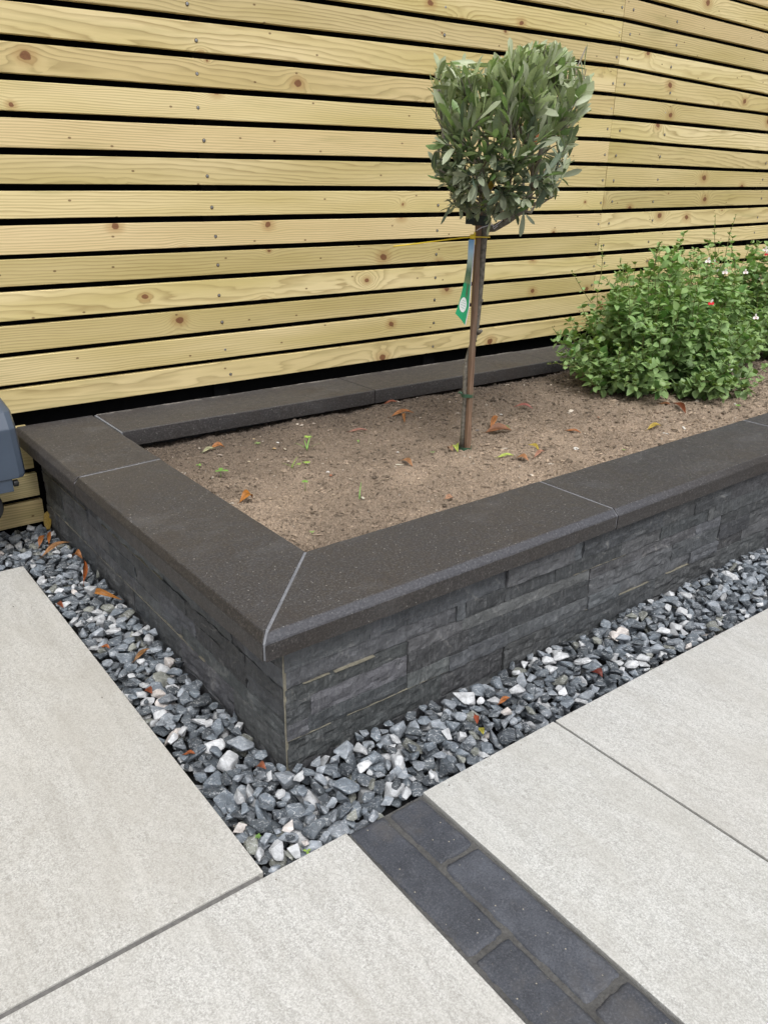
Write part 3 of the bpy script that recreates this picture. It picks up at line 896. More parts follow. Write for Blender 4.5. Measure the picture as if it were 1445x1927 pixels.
for a in [('x', 0.1772, 0.04, 0.10, .0006, .0003, 3), ('x', 0.1768, 0.11, 0.205, .0034, .0015, 4), ('x', 0.0628, 0.00, 0.10, .0010, .0005, 6),
          ('x', 0.0628, 0.14, 0.38, .0008, .0004, 7), ('x', 0.0628, 0.38, 0.56, .0008, .0005, 9), ('x', 0.0628, 0.86, 1.12, .0018, .0009, 10),
          ('x', 0.0628, 1.20, 1.34, .0012, .0006, 11), ('x', 0.1772, 0.8, 1.0, .0006, .0003, 12),
          ('y', 0.1772, 0.55, 0.95, .0008, .0004, 21), 
          ('y', 0.0628, 0.34, 0.37, .0024, .0016, 23), ('y', 0.0628, 0.40, 1.00, .0010, .0005, 24), ('y', 0.1772, 1.08, 1.40, .0008, .0004, 25), ('y', 0.0628, 1.02, 1.45, .0010, .0005, 26)]:
    adhesive(*a)
# the mitred corner shows a thin cream bead with a dark slit beside it
b = MB()
nz = 60
zs = np.linspace(-0.05, ZC - TH - .002, nz)
vs = []
for z in zs:
    w = 0.0002 + 0.0013 * fbm(z * 60, 2, 3, 41)
    dx = 0.0012 * (fbm(z * 40, 7, 2, 42) - 0.5)
    vs += [(LX + .010, FY + .004, z), (LX - .0006 + dx, FY + w + .0008, z), (LX - .0018 + dx, FY + .0008, z), (LX + .004, FY + .0010, z)]
b.add(vs, [(i * 4 + k, (i + 1) * 4 + k, (i + 1) * 4 + (k + 1) % 4, i * 4 + (k + 1) % 4) for i in range(nz - 1) for k in range(4)])
o = b.build('adhesive_joint', M['cream'], planter)
bm = bmesh.new(); bm.from_mesh(o.data); bmesh.ops.recalc_face_normals(bm, faces=bm.faces); bm.to_mesh(o.data); bm.free()

# ================================================================== SOIL
def soil_z(x, y):
    t = (np.asarray(y) - 1.31) / 1.04
    base = 0.302 - 0.026 * np.clip(t, 0, 1.2)
    lump = 0.020 * (fbm(np.asarray(x) * 3.2, np.asarray(y) * 3.2, 3, 77) - 0.5) + 0.012 * (fbm(np.asarray(x) * 9, np.asarray(y) * 9, 3, 76) - 0.5)
    lump = lump + 0.018 * (fbm(np.asarray(x) * 20, np.asarray(y) * 20, 3, 78) - 0.5)
    edge = np.clip((np.asarray(y) - 2.20) / 0.15, 0, 1)
    return base + lump - 0.020 * edge ** 1.5

def soil_full(x, y):
    f1 = fbm(x * 70, y * 70, 3, 79) - 0.5
    f2 = vnoise(x * 230, y * 230, 80) - 0.5
    f3 = vnoise(x * 420, y * 420, 81) - 0.5
    return soil_z(x, y) + 0.0135 * f1 + 0.0052 * f2 + 0.0030 * f3

b = MB()
def grid(x0, x1, y0, y1, st):
    nx, ny = int((x1 - x0) / st) + 1, int((y1 - y0) / st) + 1
    X, Y = np.meshgrid(np.linspace(x0, x1, nx), np.linspace(y0, y1, ny))
    Z = soil_full(X, Y)
    idx = np.arange(nx * ny).reshape(ny, nx)
    F = np.stack([idx[:-1, :-1], idx[:-1, 1:], idx[1:, 1:], idx[1:, :-1]], -1).reshape(-1, 4)
    return np.stack([X, Y, Z], -1).reshape(-1, 3), F.tolist()
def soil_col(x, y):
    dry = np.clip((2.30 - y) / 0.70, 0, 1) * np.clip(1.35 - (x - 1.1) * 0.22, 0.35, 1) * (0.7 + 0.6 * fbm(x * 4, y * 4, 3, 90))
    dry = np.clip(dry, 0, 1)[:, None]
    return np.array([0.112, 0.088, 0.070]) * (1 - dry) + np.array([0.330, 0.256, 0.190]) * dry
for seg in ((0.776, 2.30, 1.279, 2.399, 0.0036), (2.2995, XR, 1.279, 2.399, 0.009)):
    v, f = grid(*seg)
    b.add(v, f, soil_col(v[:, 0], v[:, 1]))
# loose crumbs, grit and fibres
N = 34000
u = rng.random(N)
cx_ = 0.80 + 3.0 * u ** 1.7; cy_ = 1.29 + 1.09 * rng.random(N)
sz = 0.0016 + 0.0050 * rng.random(N) ** 5 + 0.007 * rng.random(N) * (rng.random(N) < .014)
sz *= 0.8 + 0.35 * (cx_ - 0.8)
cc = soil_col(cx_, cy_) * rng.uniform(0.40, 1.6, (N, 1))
light = rng.random(N) < 0.018
cc[light] = np.array([0.55, 0.48, 0.40]) * rng.uniform(0.7, 1.2, (light.sum(), 1))
czz = soil_full(cx_, cy_)
octv = np.array([(1, 0, 0), (-1, 0, 0), (0, 1, 0), (0, -1, 0), (0, 0, 1), (0, 0, -1)], float)
octf = np.array([(0, 2, 4), (2, 1, 4), (1, 3, 4), (3, 0, 4), (2, 0, 5), (1, 2, 5), (3, 1, 5), (0, 3, 5)])
Vv = octv[None] * (sz[:, None, None] * rng.uniform(0.5, 1.35, (N, 6, 1)))
an = rng.random(N) * 6.28
ca, sa = np.cos(an)[:, None], np.sin(an)[:, None]
el = rng.uniform(0.8, 1.3, (N, 1)); fibre = rng.random(N) < 0.22
el[fibre] = rng.uniform(1.8, 3.6, (fibre.sum(), 1))
X0, Y0 = Vv[:, :, 0] * el, Vv[:, :, 1] / np.sqrt(el)
Vw = np.stack([X0 * ca - Y0 * sa + cx_[:, None], X0 * sa + Y0 * ca + cy_[:, None], Vv[:, :, 2] * 0.7 + czz[:, None] + sz[:, None] * 0.15], -1)
b.add(Vw.reshape(-1, 3), (octf[None] + 6 * np.arange(N)[:, None, None]).reshape(-1, 3).tolist(), np.repeat(cc, 6, 0))
o = b.build('soil', M['soil'], origin=(1.5, 1.8, 0.2))
tag(o, 'dry crumbly brown soil filling the raised planter', kind='structure')

# ================================================================== GRAVEL
def make_stone(r_):
    bm = bmesh.new()
    n = int(r_.integers(9, 15))
    ax = np.array([1.0, r_.uniform(0.62, 0.95), r_.uniform(0.45, 0.75)])
    for i in range(n):
        p = r_.normal(size=3); p /= np.linalg.norm(p)
        p *= ax * r_.uniform(0.82, 1.05)
        bm.verts.new(p)
    bmesh.ops.convex_hull(bm, input=bm.verts)
    for v in [v for v in bm.verts if not v.link_faces]: bm.verts.remove(v)
    bmesh.ops.dissolve_limit(bm, angle_limit=0.22, verts=bm.verts, edges=bm.edges)
    bmesh.ops.bevel(bm, geom=list(bm.edges), offset=float(r_.choice([0.04, 0.07, 0.11, 0.16])), segments=1 if n > 11 else 2, affect='EDGES', clamp_overlap=True)
    bm.verts.ensure_lookup_table()
    V = np.array([v.co[:] for v in bm.verts])
    Fs = [[v.index for v in f.verts] for f in bm.faces]
    bm.verts.index_update()
    Fs = [[v.index for v in f.verts] for f in bm.faces]
    bm.free()
    return V, Fs

protos = [make_stone(rng) for _ in range(44)]
CELL = 0.003
gx0, gy0, gx1, gy1 = -0.66, 0.70, 4.3, 2.66
GX, GY = int((gx1 - gx0) / CELL), int((gy1 - gy0) / CELL)
hm = np.full((GX, GY), 5.0)
gxs = gx0 + (np.arange(GX) + .5) * CELL; gys = gy0 + (np.arange(GY) + .5) * CELL
XX, YY = np.meshgrid(gxs, gys, indexing='ij')
fronts = (XX > 0.464) & (YY > 0.890 - 0.013 * np.clip(XX - 1.15, 0, 9)) & (YY < FY - .004)
lefts = (XX > 0.464) & (XX < LX - .004) & (YY > 0.890) & (YY < YF - .004)
backs = (XX < 0.60) & (YY > 2.324 - 0.022 * (XX + .93)) & (YY < YF + .01)
inside = fronts | lefts | backs
hm[inside] = -0.05
# top surface wanted
dist = np.minimum(np.where(YY < FY, (YY - 0.885), 9), np.where((XX < LX) & (YY > 0.89), XX - 0.462, 9))
dist = np.where(backs & (XX < 0.46), 0.1, dist)
near_fence = np.clip((YY - 2.30) / 0.16, 0, 1)
ztop = -0.020 * near_fence - 0.001 + 0.013 * np.clip(dist / 0.14, 0, 1) + 0.008 * (fbm(XX * 14, YY * 14, 2, 55) - 0.35)
variants = []
for (V, Fs) in protos:
    for q in range(5):
        a, t1, t2 = rng.random() * 6.28, rng.normal() * 0.45, rng.normal() * 0.45
        R = np.array(Matrix.Rotation(a, 3, 'Z') @ Matrix.Rotation(t1, 3, 'X') @ Matrix.Rotation(t2, 3, 'Y'))
        size = float(np.clip(rng.lognormal(math.log(0.0238), 0.32), 0.0105, 0.0325))
        Vr = (V @ R.T) * size
        pts = [Vr]
        for f in Fs:
            w = rng.dirichlet(np.ones(len(f)), 14)
            pts.append(w @ Vr[f])
        pts = np.vstack(pts)
        ci = np.round(pts[:, 0] / CELL).astype(int); cj = np.round(pts[:, 1] / CELL).astype(int)
        cells = {}
        for i, j, z in zip(ci, cj, pts[:, 2]):
            if (i, j) in cells: lo, hi = cells[(i, j)]; cells[(i, j)] = (min(lo, z), max(hi, z))
            else: cells[(i, j)] = (z, z)
        K = np.array(list(cells.keys())); LH = np.array(list(cells.values()))
        variants.append((Vr, Fs, K[:, 0], K[:, 1], LH[:, 0], LH[:, 1], size))
cand = np.argwhere(inside)
b = MB()
placed = 0; fails = 0
while fails < 110 and placed < 9500:
    Vr, Fs, ki, kj, lo, hi, size = variants[rng.integers(len(variants))]
    best = None
    for _ in range(9):
        ci, cj = cand[rng.integers(len(cand))]
        ii, jj = ci + ki, cj + kj
        if ii.min() < 0 or jj.min() < 0 or ii.max() >= GX or jj.max() >= GY: continue
        rest = (hm[ii, jj] - lo).max()
        if rest > 1.0: continue
        over = rest + hi.max() - ztop[ci, cj]
        if over > 0.004 + 0.22 * size: continue
        if best is None or over < best[0]: best = (over, rest, ci, cj, ii, jj)
    if best is None:
        fails += 1; continue
    fails = 0
    _, rest, ci, cj, ii, jj = best
    rest -= 0.10 * size
    hm[ii, jj] = np.maximum(hm[ii, jj], rest + hi)
    r = rng.random()
    if r < 0.54: c = np.array([0.080, 0.094, 0.110]) * rng.uniform(0.42, 1.75)
    elif r < 0.75: c = np.array([0.190, 0.210, 0.236]) * rng.uniform(0.7, 1.4)
    elif r < 0.80: c = np.array([0.165, 0.170, 0.150]) * rng.uniform(0.7, 1.3)
    elif r < 0.935: c = np.array([0.44, 0.45, 0.465]) * rng.uniform(0.8, 1.15)
    elif r < 0.950: c = np.array([0.50, 0.46, 0.435])
    else: c = np.array([0.070, 0.082, 0.094]) * rng.uniform(0.8, 1.1)
    b.add(Vr + np.array([gxs[ci], gys[cj], rest]), Fs, (*c, rng.random()))
    placed += 1
print('gravel stones', placed)
o = b.build('gravel', M['gravel'], origin=(0.55, 1.0, -0.05))
tag(o, 'blue grey and white crushed stone filling the strips around the planter', kind='stuff')
b = MB()
b.add([(-0.66, 2.2, -0.048), (0.47, 2.2, -0.048), (0.47, 0.88, -0.048), (4.6, 0.84, -0.048), (4.6, 1.1, -0.048), (0.63, 1.1, -0.048), (0.63, 2.62, -0.048), (-0.66, 2.62, -0.048)], [tuple(range(8))])
tag(b.build('gravel_bed', M['rubber']), 'dark bed under the loose gravel', kind='structure')
def gravel_z(x, y):
    i, j = int((x - gx0) / CELL), int((y - gy0) / CELL)
    w = hm[max(i - 2, 0):i + 3, max(j - 2, 0):j + 3]
    w = w[w < 1.0]
    return float(w.max()) if w.size else 0.0

# ================================================================== LEAF BATCHES
def leaf_batch(b, P, T, N_, L, Wd, cols, prof, nl=5, curl=0.0, fold=0.25, mi=0):
    """many leaves at once. P base, T direction, N_ approx normal, L length, Wd half width"""
    P, T, N_ = map(np.asarray, (P, T, N_))
    n = len(P)
    T = T / np.linalg.norm(T, axis=1, keepdims=True)
    S = np.cross(N_, T); S /= np.linalg.norm(S, axis=1, keepdims=True) + 1e-9
    U = np.cross(T, S)
    ts = np.linspace(0, 1, nl + 1)
    hw = np.interp(ts, [p for p, _ in prof], [w for _, w in prof])
    L = np.asarray(L); Wd = np.asarray(Wd)
    curl = np.broadcast_to(np.asarray(curl, float), (n,))
    rows = []
    for t, w in zip(ts, hw):
        ctr = P + T * (L * t)[:, None] - U * (curl * L * t * t)[:, None]
        e = (Wd * w)[:, None]
        rows += [ctr - S * e + U * e * fold, ctr, ctr + S * e + U * e * fold]
    V = np.stack(rows, 1)
    k = V.shape[1]
    f = []
    for i in range(nl):
        f += [(3 * i, 3 * i + 1, 3 * i + 4, 3 * i + 3), (3 * i + 1, 3 * i + 2, 3 * i + 5, 3 * i + 4)]
    f = np.array(f)
    Fa = (f[None] + k * np.arange(n)[:, None, None]).reshape(-1, 4)
    b.add(V.reshape(-1, 3), Fa.tolist(), np.repeat(np.asarray(cols), k, 0), mi)

# ================================================================== OLIVE TREE
TB = at(875, 846, 0.288)
TB[2] = float(soil_z(TB[0], TB[1]))
tp = lambda px, py, off=0.0: onp(px, py, TB, off)
tree = thing('olive_tree', TB, 'young olive tree with a clipped round grey green crown on a thin stem', 'tree')
b = MB()
tr = [(869, 850, .008), (872, 800, .010), (875.5, 745, .012), (876, 712, .012), (877, 690, .012), (882, 668, .018), (888, 648, .020), (893.5, 628, .018), (898, 600, .016), (901.5, 560, .014), (905, 520, .012), (907.5, 480, .011), (909.5, 452, .011), (912, 425, .012), (908, 395, .02), (905, 350, .02), (903, 310, .02)]
rr = [.0090, .0086, .0084, .0086, .0096, .0080, .0078, .0094, .0082, .0086, .0092, .0096, .0102, .0118, .0095, .0085, .0070]
b.tube([tp(*q) for q in tr], rr, 12)
for px, py, dx, dy in ((899, 626, 7, -4), (878, 688, -3, -5), (899, 532, 3, -5), (903, 566, 4, -1), (890, 640, 5, 2)):
    b.tube([tp(px, py, .016), tp(px + dx * .6, py + dy * .6, .010), tp(px + dx, py + dy, .006)], [.008, .0062, .0042], 8)
trunk = b.build('trunk', M['bark'], tree, smooth=True)

# limbs: from the head of the stem out to the crown surface
limb_px = [
    [(911, 430, .018), (930, 428, .0), (955, 412, -.02), (985, 390, -.03), (1000, 355, -.03), (1012, 300, -.02), (1022, 250, .0), (1040, 190, .01), (1050, 130, .02)],
    [(1004, 335, -.03), (1020, 280, -.06), (1050, 240, -.08), (1082, 215, -.08), (1092, 190, -.08)],
    [(990, 385, -.03), (1020, 378, -.06), (1042, 368, -.08)],
    [(1012, 300, -.02), (1040, 250, .05), (1065, 180, .08), (1085, 130, .08), (1103, 88, .08)],
    [(905, 360, .02), (930, 320, .0), (955, 260, -.02), (968, 200, -.03), (975, 140, -.02), (985, 105, .0)],
    [(904, 330, .02), (890, 280, .03), (880, 220, .03), (872, 170, .03), (862, 120, .03)],
    [(905, 345, .02), (915, 290, -.06), (917, 240, -.11), (922, 190, -.13), (925, 150, -.12)],
    [(906, 365, .02), (880, 352, -.05), (852, 335, -.09), (832, 322, -.11), (820, 300, -.11)],
    [(845, 332, -.09), (842, 280, -.12), (840, 230, -.13), (835, 190, -.13)],
    [(904, 325, .02), (930, 270, .10), (948, 200, .15), (955, 140, .16), (960, 110, .16)],
    [(904, 320, .02), (865, 270, .12), (845, 210, .15), (838, 160, .15)],
    [(955, 412, -.02), (960, 340, -.10), (960, 280, -.15), (957, 230, -.17), (960, 190, -.17)],
    [(1000, 355, -.03), (1000, 290, -.12), (1000, 230, -.15), (1010, 170, -.14), (1015, 130, -.12)],
    [(1000, 350, -.03), (1030, 320, .05), (1050, 300, .09), (1060, 260, .11), (1075, 220, .11)],
    [(985, 392, -.03), (985, 330, .09), (1000, 250, .16), (1010, 180, .18), (1020, 120, .16)],
    [(906, 385, .02), (880, 372, .08), (862, 345, .12), (850, 310, .13)],
    [(904, 335, .02), (900, 260, .0), (895, 190, -.03), (893, 135, -.04)],
    [(950, 414, -.02), (935, 380, -.09), (915, 350, -.14), (905, 310, -.16), (880, 270, -.17)],
    [(906, 372, .02), (925, 340, -.10), (938, 300, -.15), (900, 240, -.17), (885, 200, -.16)],
    [(968, 200, -.03), (1000, 160, -.02), (1030, 120, .0), (1045, 100, .02)],
    [(975, 395, -.03), (1000, 400, -.02), (1018, 372, .02), (1030, 345, .05)],
    [(912, 425, .018), (880, 400, .01), (862, 385, -.01), (848, 365, -.02)],
    [(1000, 360, -.03), (1030, 335, -.10), (1048, 312, -.12)],
    [(985, 392, -.03), (1000, 374, -.10), (1024, 376, -.12)],
    [(985, 392, -.03), (985, 372, -.12), (1000, 335, -.15)],
    [(975, 398, -.03), (962, 385, -.10), (948, 360, -.13)],
    [(1002, 300, -.03), (985, 245, -.09), (978, 185, -.11), (984, 130, -.09)],
    [(1002, 300, -.03), (990, 240, .04), (992, 180, .06), (1000, 120, .05)],
    [(1000, 320, -.03), (975, 280, -.12), (968, 235, -.15), (985, 190, -.15)],
    [(840, 300, -.12), (830, 250, -.10), (824, 200, -.08), (822, 150, -.06)],
    [(880, 352, -.05), (870, 320, -.14), (862, 280, -.17), (858, 230, -.17)],
    [(906, 372, .02), (925, 350, .08), (940, 320, .14), (945, 280, .16)],
    [(906, 372, .02), (930, 365, -.08), (955, 345, -.13), (975, 315, -.16)],
    [(906, 365, .02), (890, 330, -.10), (880, 290, -.16), (872, 260, -.18)],
    [(906, 380, .02), (890, 365, -.09), (878, 352, -.12), (868, 335, -.14)],
]
leaf_prof = [(0, .12), (.12, .36), (.35, .78), (.6, 1.0), (.82, .92), (.94, .62), (1, .16)]
LP, LT, LN, LL, LW, LC = [], [], [], [], [], []
crown_c = tp(955, 250, 0.0)
cr_z0, cr_z1 = tp(955, 420)[2], tp(955, 90)[2]

SIL = [(816, 130), (838, 106), (872, 118), (900, 104), (930, 96), (948, 106), (962, 84), (1000, 76), (1045, 74), (1075, 88), (1092, 118), (1122, 150), (1118, 205), (1086, 245), (1075, 300), (1056, 350), (1030, 388), (985, 408), (945, 412), (905, 425), (868, 412), (845, 385), (822, 338), (806, 320), (806, 270), (826, 235), (812, 180)]
def inside_sil(P):
    v = P - CAM
    z = v @ FWD
    x, y = CX + F_PX * (v @ RIGHT) / z, CY + F_PX * (v @ DOWN) / z
    c = False
    for i in range(len(SIL)):
        (x1, y1), (x2, y2) = SIL[i], SIL[i - 1]
        if (y1 > y) != (y2 > y) and x < (x2 - x1) * (y - y1) / (y2 - y1) + x1: c = not c
    return c

def add_leaf(p, d, size=1.0, free=False):
    d = d / np.linalg.norm(d)
    L = (rng.uniform(.046, .074) if rng.random() < .7 else rng.uniform(.026, .048)) * size
    ok = lambda d_: inside_sil(p + d_ * L) and inside_sil(p + d_ * L * .5)
    if not free and not ok(d) and (rng.random() < .84 or p[2] > cr_z1 - .04):
        d = d + (crown_c - p) / np.linalg.norm(crown_c - p) * 1.1 + np.array([0, 0, -.2]); d /= np.linalg.norm(d)
        if not ok(d): return
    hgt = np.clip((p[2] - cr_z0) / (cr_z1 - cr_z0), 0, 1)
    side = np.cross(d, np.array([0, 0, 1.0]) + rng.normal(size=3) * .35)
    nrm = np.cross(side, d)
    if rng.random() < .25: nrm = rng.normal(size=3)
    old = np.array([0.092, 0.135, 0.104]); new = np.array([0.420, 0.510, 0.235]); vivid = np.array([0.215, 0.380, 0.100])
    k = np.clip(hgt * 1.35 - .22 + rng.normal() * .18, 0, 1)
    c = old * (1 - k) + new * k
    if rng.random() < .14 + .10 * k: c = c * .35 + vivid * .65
    c = c * rng.uniform(.75, 1.25)
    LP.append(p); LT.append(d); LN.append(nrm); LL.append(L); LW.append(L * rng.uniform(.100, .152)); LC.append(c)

def along(pts, t):
    seg = np.linalg.norm(np.diff(pts, axis=0), axis=1); cum = np.concatenate([[0], np.cumsum(seg)])
    s = t * cum[-1]
    i = min(np.searchsorted(cum, s, 'right') - 1, len(seg) - 1)
    w = (s - cum[i]) / (seg[i] + 1e-9)
    p = pts[i] * (1 - w) + pts[i + 1] * w
    return p, (pts[i + 1] - pts[i]) / (seg[i] + 1e-9)

for li, L_ in enumerate(limb_px):
    pts = np.array([tp(*q) for q in L_])
    pts[1:-1] += rng.normal(size=(len(pts) - 2, 3)) * .004
    n = len(pts)
    b = MB()
    r0 = .0105 if li == 0 else rng.uniform(.0036, .0052)
    b.tube(pts, [r0 * (1 - .72 * i / (n - 1)) + .0006 for i in range(n)], 7)
    length = np.linalg.norm(np.diff(pts, axis=0), axis=1).sum()
    tw = max(3, int(length / .030))
    for k in range(tw):
        t = rng.uniform(.30, 1.0) if k else 1.0
        if li == 0 and t < .45: t = rng.uniform(.45, 1)
        p, d = along(pts, t)
        outw = p - crown_c; outw[2] *= .4; outw /= np.linalg.norm(outw) + 1e-6
        low = p[2] < cr_z0 + .42 * (cr_z1 - cr_z0)
        td = d * .45 + np.array([0, 0, .55 if not low else .08]) + outw * (.45 if not low else .75) + rng.normal(size=3) * .32
        td /= np.linalg.norm(td)
        tl = rng.uniform(.045, .095)
        tip = p + td * tl + np.array([0, 0, .010])
        if tip[2] > cr_z1 - .010: tip[2] = cr_z1 - .010 - rng.uniform(0, .02)
        mid = (p + tip) / 2 + rng.normal(size=3) * .004
        if not inside_sil(tip): continue
        b.tube([p, mid, tip], [.0019, .0015, .0009], 5, cap=False)
        pr = int(rng.integers(3, 6)) if low else int(rng.integers(4, 6))
        ph = rng.random() * 6.28
        for j in range(pr):
            tt = .18 + .82 * j / (pr - 1)
            q = p + (tip - p) * tt
            ax1 = np.cross(td, [0.3, .2, 1.0]); ax1 /= np.linalg.norm(ax1) + 1e-9
            ax2 = np.cross(td, ax1)
            a = ph + j * 1.57
            for sg in (1, -1):
                if rng.random() < .10: continue
                lat = (math.cos(a) * ax1 + math.sin(a) * ax2) * sg
                up = .34 if not low else .06
                spread = rng.uniform(.45, .95) * (1.0 - .55 * (tt > .85))
                add_leaf(q + lat * .001, td * .85 + lat * spread + np.array([0, 0, up]) + rng.normal(size=3) * .10)
        add_leaf(tip, td + rng.normal(size=3) * .15, .9)
    b.build('branch', M['twig'] if li else M['bark'], tree, smooth=True)
# a few single leaves that stand out in the silhouette
for (x0, y0, x1, y1, o) in [(1048, 334, 1094, 319, -.05), (985, 398, 980, 445, -.06), (988, 402, 1004, 424, -.05), (1030, 340, 1020, 365, .0), (858, 385, 842, 404, -.03), (833, 322, 815, 333, -.11), (824, 315, 806, 285, -.11),
                            (1082, 215, 1112, 195, -.08), (1084, 222, 1116, 152, -.09), (1086, 225, 1104, 143, -.08), (1085, 222, 1112, 200, -.09), (960, 420, 956, 402, -.05), (905, 388, 892, 410, -.02), (925, 378, 932, 418, -.06), (880, 310, 858, 300, -.15), (1020, 370, 1014, 392, -.02),
                            (818, 150, 838, 105, .02), (868, 130, 875, 100, .05), (1000, 130, 1008, 84, -.04), (1030, 130, 1058, 90, -.04), (1020, 140, 1036, 86, .04), (965, 140, 968, 95, .02), (945, 140, 955, 100, .1)]:
    p0, p1 = tp(x0, y0, o), tp(x1, y1, o + rng.uniform(-.01, .01))
    n0 = len(LP); add_leaf(p0, p1 - p0, 1.0, True); LL[n0] = np.linalg.norm(p1 - p0); LW[n0] = LL[n0] * .125
    LN[n0] = -FH + rng.normal(size=3) * .3
b = MB()
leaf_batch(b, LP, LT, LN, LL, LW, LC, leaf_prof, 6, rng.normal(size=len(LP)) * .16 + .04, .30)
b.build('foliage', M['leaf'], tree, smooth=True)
print('olive leaves', len(LP))
# olives and two withered leaves caught in the crown
def ball(b, c, rx, rz, seg=12, ring=8, col=None, mi=0):
    vs = [(c[0], c[1], c[2] + rz)]
    for i in range(1, ring):
        a = math.pi * i / ring
        for k in range(seg):
            e = 2 * math.pi * k / seg
            vs.append((c[0] + rx * math.sin(a) * math.cos(e), c[1] + rx * math.sin(a) * math.sin(e), c[2] + rz * math.cos(a)))
    vs.append((c[0], c[1], c[2] - rz))
    f = [(0, 1 + k, 1 + (k + 1) % seg) for k in range(seg)]
    for i in range(ring - 2):
        f += [(1 + i * seg + k, 1 + (i + 1) * seg + k, 1 + (i + 1) * seg + (k + 1) % seg, 1 + i * seg + (k + 1) % seg) for k in range(seg)]
    L0 = 1 + (ring - 2) * seg
    f += [(L0 + k, len(vs) - 1, L0 + (k + 1) % seg) for k in range(seg)]
    b.add(vs, f, col, mi)
for px, py, o, r in ((908, 391, -.05, .0078), (838, 299, -.12, .0050)):
    b = MB(); c = tp(px, py, o); ball(b, c, r, r * 1.3)
    b.tube([c + [0, 0, r * 1.25], c + [.001, 0, r * 1.25 + .010], c + [-.002, .002, r * 1.25 + .026]], .0008, 5)
    b.build('olive_fruit', M['fruit'], tree, smooth=True)
for (a_, c_, o, col) in [((1002, 278), (1015, 256), -.09, (0.42, 0.13, 0.035)), ((922, 350), (932, 325), -.12, (0.55, 0.36, 0.03)), ((918, 362), (925, 345), -.10, (0.50, 0.33, 0.03))]:
    b = MB(); p0, p1 = tp(*a_, o), tp(*c_, o)
    leaf_batch(b, [p0], [p1 - p0], [-FH + [0, 0, .3]], [np.linalg.norm(p1 - p0) * 1.2], [.008], [col], leaf_prof, 6, .3, .4)
    b.build('withered_leaf', M['dead'], tree, smooth=True)

# stake: square hardwood, turned edge-on, leaning slightly
st0, st1 = tp(879, 848, -.006), tp(901, 400, -.006)
st0 = st0 + (st0 - st1) * 0.10
b = MB()
ax = (st1 - st0) / np.linalg.norm(st1 - st0)
u_ = np.cross(ax, -FH); u_ /= np.linalg.norm(u_); w_ = np.cross(ax, u_)
ang = math.radians(33)
e1 = u_ * math.cos(ang) + w_ * math.sin(ang); e2 = np.cross(ax, e1)
hwid = .0068
vs = []
for i in range(14):
    p = st0 + (st1 - st0) * i / 13
    for sx, sy in ((-1, -1), (1, -1), (1, 1), (-1, 1)):
        vs.append(p + (e1 * sx + e2 * sy) * hwid * (1 + .05 * rng.normal() * (0 < i < 13)))
f = [(i * 4 + k, i * 4 + (k + 1) % 4, (i + 1) * 4 + (k + 1) % 4, (i + 1) * 4 + k) for i in range(13) for k in range(4)] + [(3, 2, 1, 0), (52, 53, 54, 55)]
b.add(vs, f)
stake = b.build('wooden_stake', M['stake'], bevel=.0012)
tag(stake, 'square brown wooden stake tied beside the stem of the olive tree', 'stake')

def band(name, px0, px1, tilt, hh, mat, label, cat, off0=-.006, group=None):
    """flat tie wrapped round stem and stake"""
    b = MB()
    c = (np.array(px0) + np.array(px1)) / 2
    C = tp(*px0, .006); D = tp(*px1, .006)
    ctr = (C + D) / 2; ra = np.linalg.norm(D - C) / 2; rb_ = .0225
    n = 26
    vs = []
    for i in range(n):
        a = 2 * math.pi * i / n
        for z in (-hh, hh):
            for ro in (0, .0012):
                vs.append(ctr + (D - C) / 2 * math.cos(a) * (1 + ro / ra) + FH * math.sin(a) * (rb_ + ro) + np.array([0, 0, z + .001 * math.sin(3 * a)]))
    f = []
    for i in range(n):
        p, q = i * 4, ((i + 1) % n) * 4
        f += [(p + 1, q + 1, q + 3, p + 3), (p, p + 2, q + 2, q), (p + 2, p + 3, q + 3, q + 2), (p, q, q + 1, p + 1)]
    b.add(vs, f)
    return b, ctr
b, ctr = band('t', (868, 742), (890, 743), 0, .0050, 'green', '', '')
q = tp(868, 741, -.012)
b.tube([q, q + RH * -.006 + [0, 0, .006], q + RH * -.010 + [0, 0, .001]], [.0035, .003, .0012], 6)
tag(b.build('plant_tie', M['green']), 'green tape tie round stake and stem, halfway down to the soil', 'plant tie', 'ties holding the tree to its stake')
b, ctr = band('t', (863, 842), (886, 843), 0, .0055, 'green', '', '')
tag(b.build('plant_tie', M['green']), 'green tape at the foot of the stake, on the soil', 'plant tie', 'ties holding the tree to its stake')
b, ctr = band('t', (889, 414), (922, 416), 0, .0125, 'dark', '', '')
q0, q1 = tp(893, 414, -.016), tp(876, 414, -.020)
s_ = np.array([0, 0, .0115])
b.add([q0 - s_, q1 - s_ * .9, q1 + s_ * .9, q0 + s_, q0 - s_ + FH * .0025, q1 - s_ * .9 + FH * .0025, q1 + s_ * .9 + FH * .0025, q0 + s_ + FH * .0025], [(0, 1, 2, 3), (7, 6, 5, 4), (0, 4, 5, 1), (1, 5, 6, 2), (2, 6, 7, 3), (3, 7, 4, 0)])
tag(b.build('plant_tie', M['dark']), 'dark rubber strap at the stake top, under the crown', 'plant tie', 'ties holding the tree to its stake')
# white twine between stake and side branch
b = MB()
b.tube([tp(896, 434, -.018), tp(906, 428, -.026), (tp(916, 425, -.024)), tp(925, 423, -.022), tp(930, 426, -.02), tp(938, 420, -.018), tp(945, 414, -.02)], .0012, 6)
b.tube([tp(918, 424, -.024), tp(922, 417, -.026), tp(926, 422, -.024), tp(929, 431, -.024), tp(936, 425, -.022)], .0010, 6)
b.tube([tp(896, 434, -.018), tp(904, 433, .03), tp(930, 424, .03), tp(945, 414, -.02)], .0011, 6)
tag(b.build('twine', M['white']), 'white twine knotted round the stake top and side branch', 'twine')

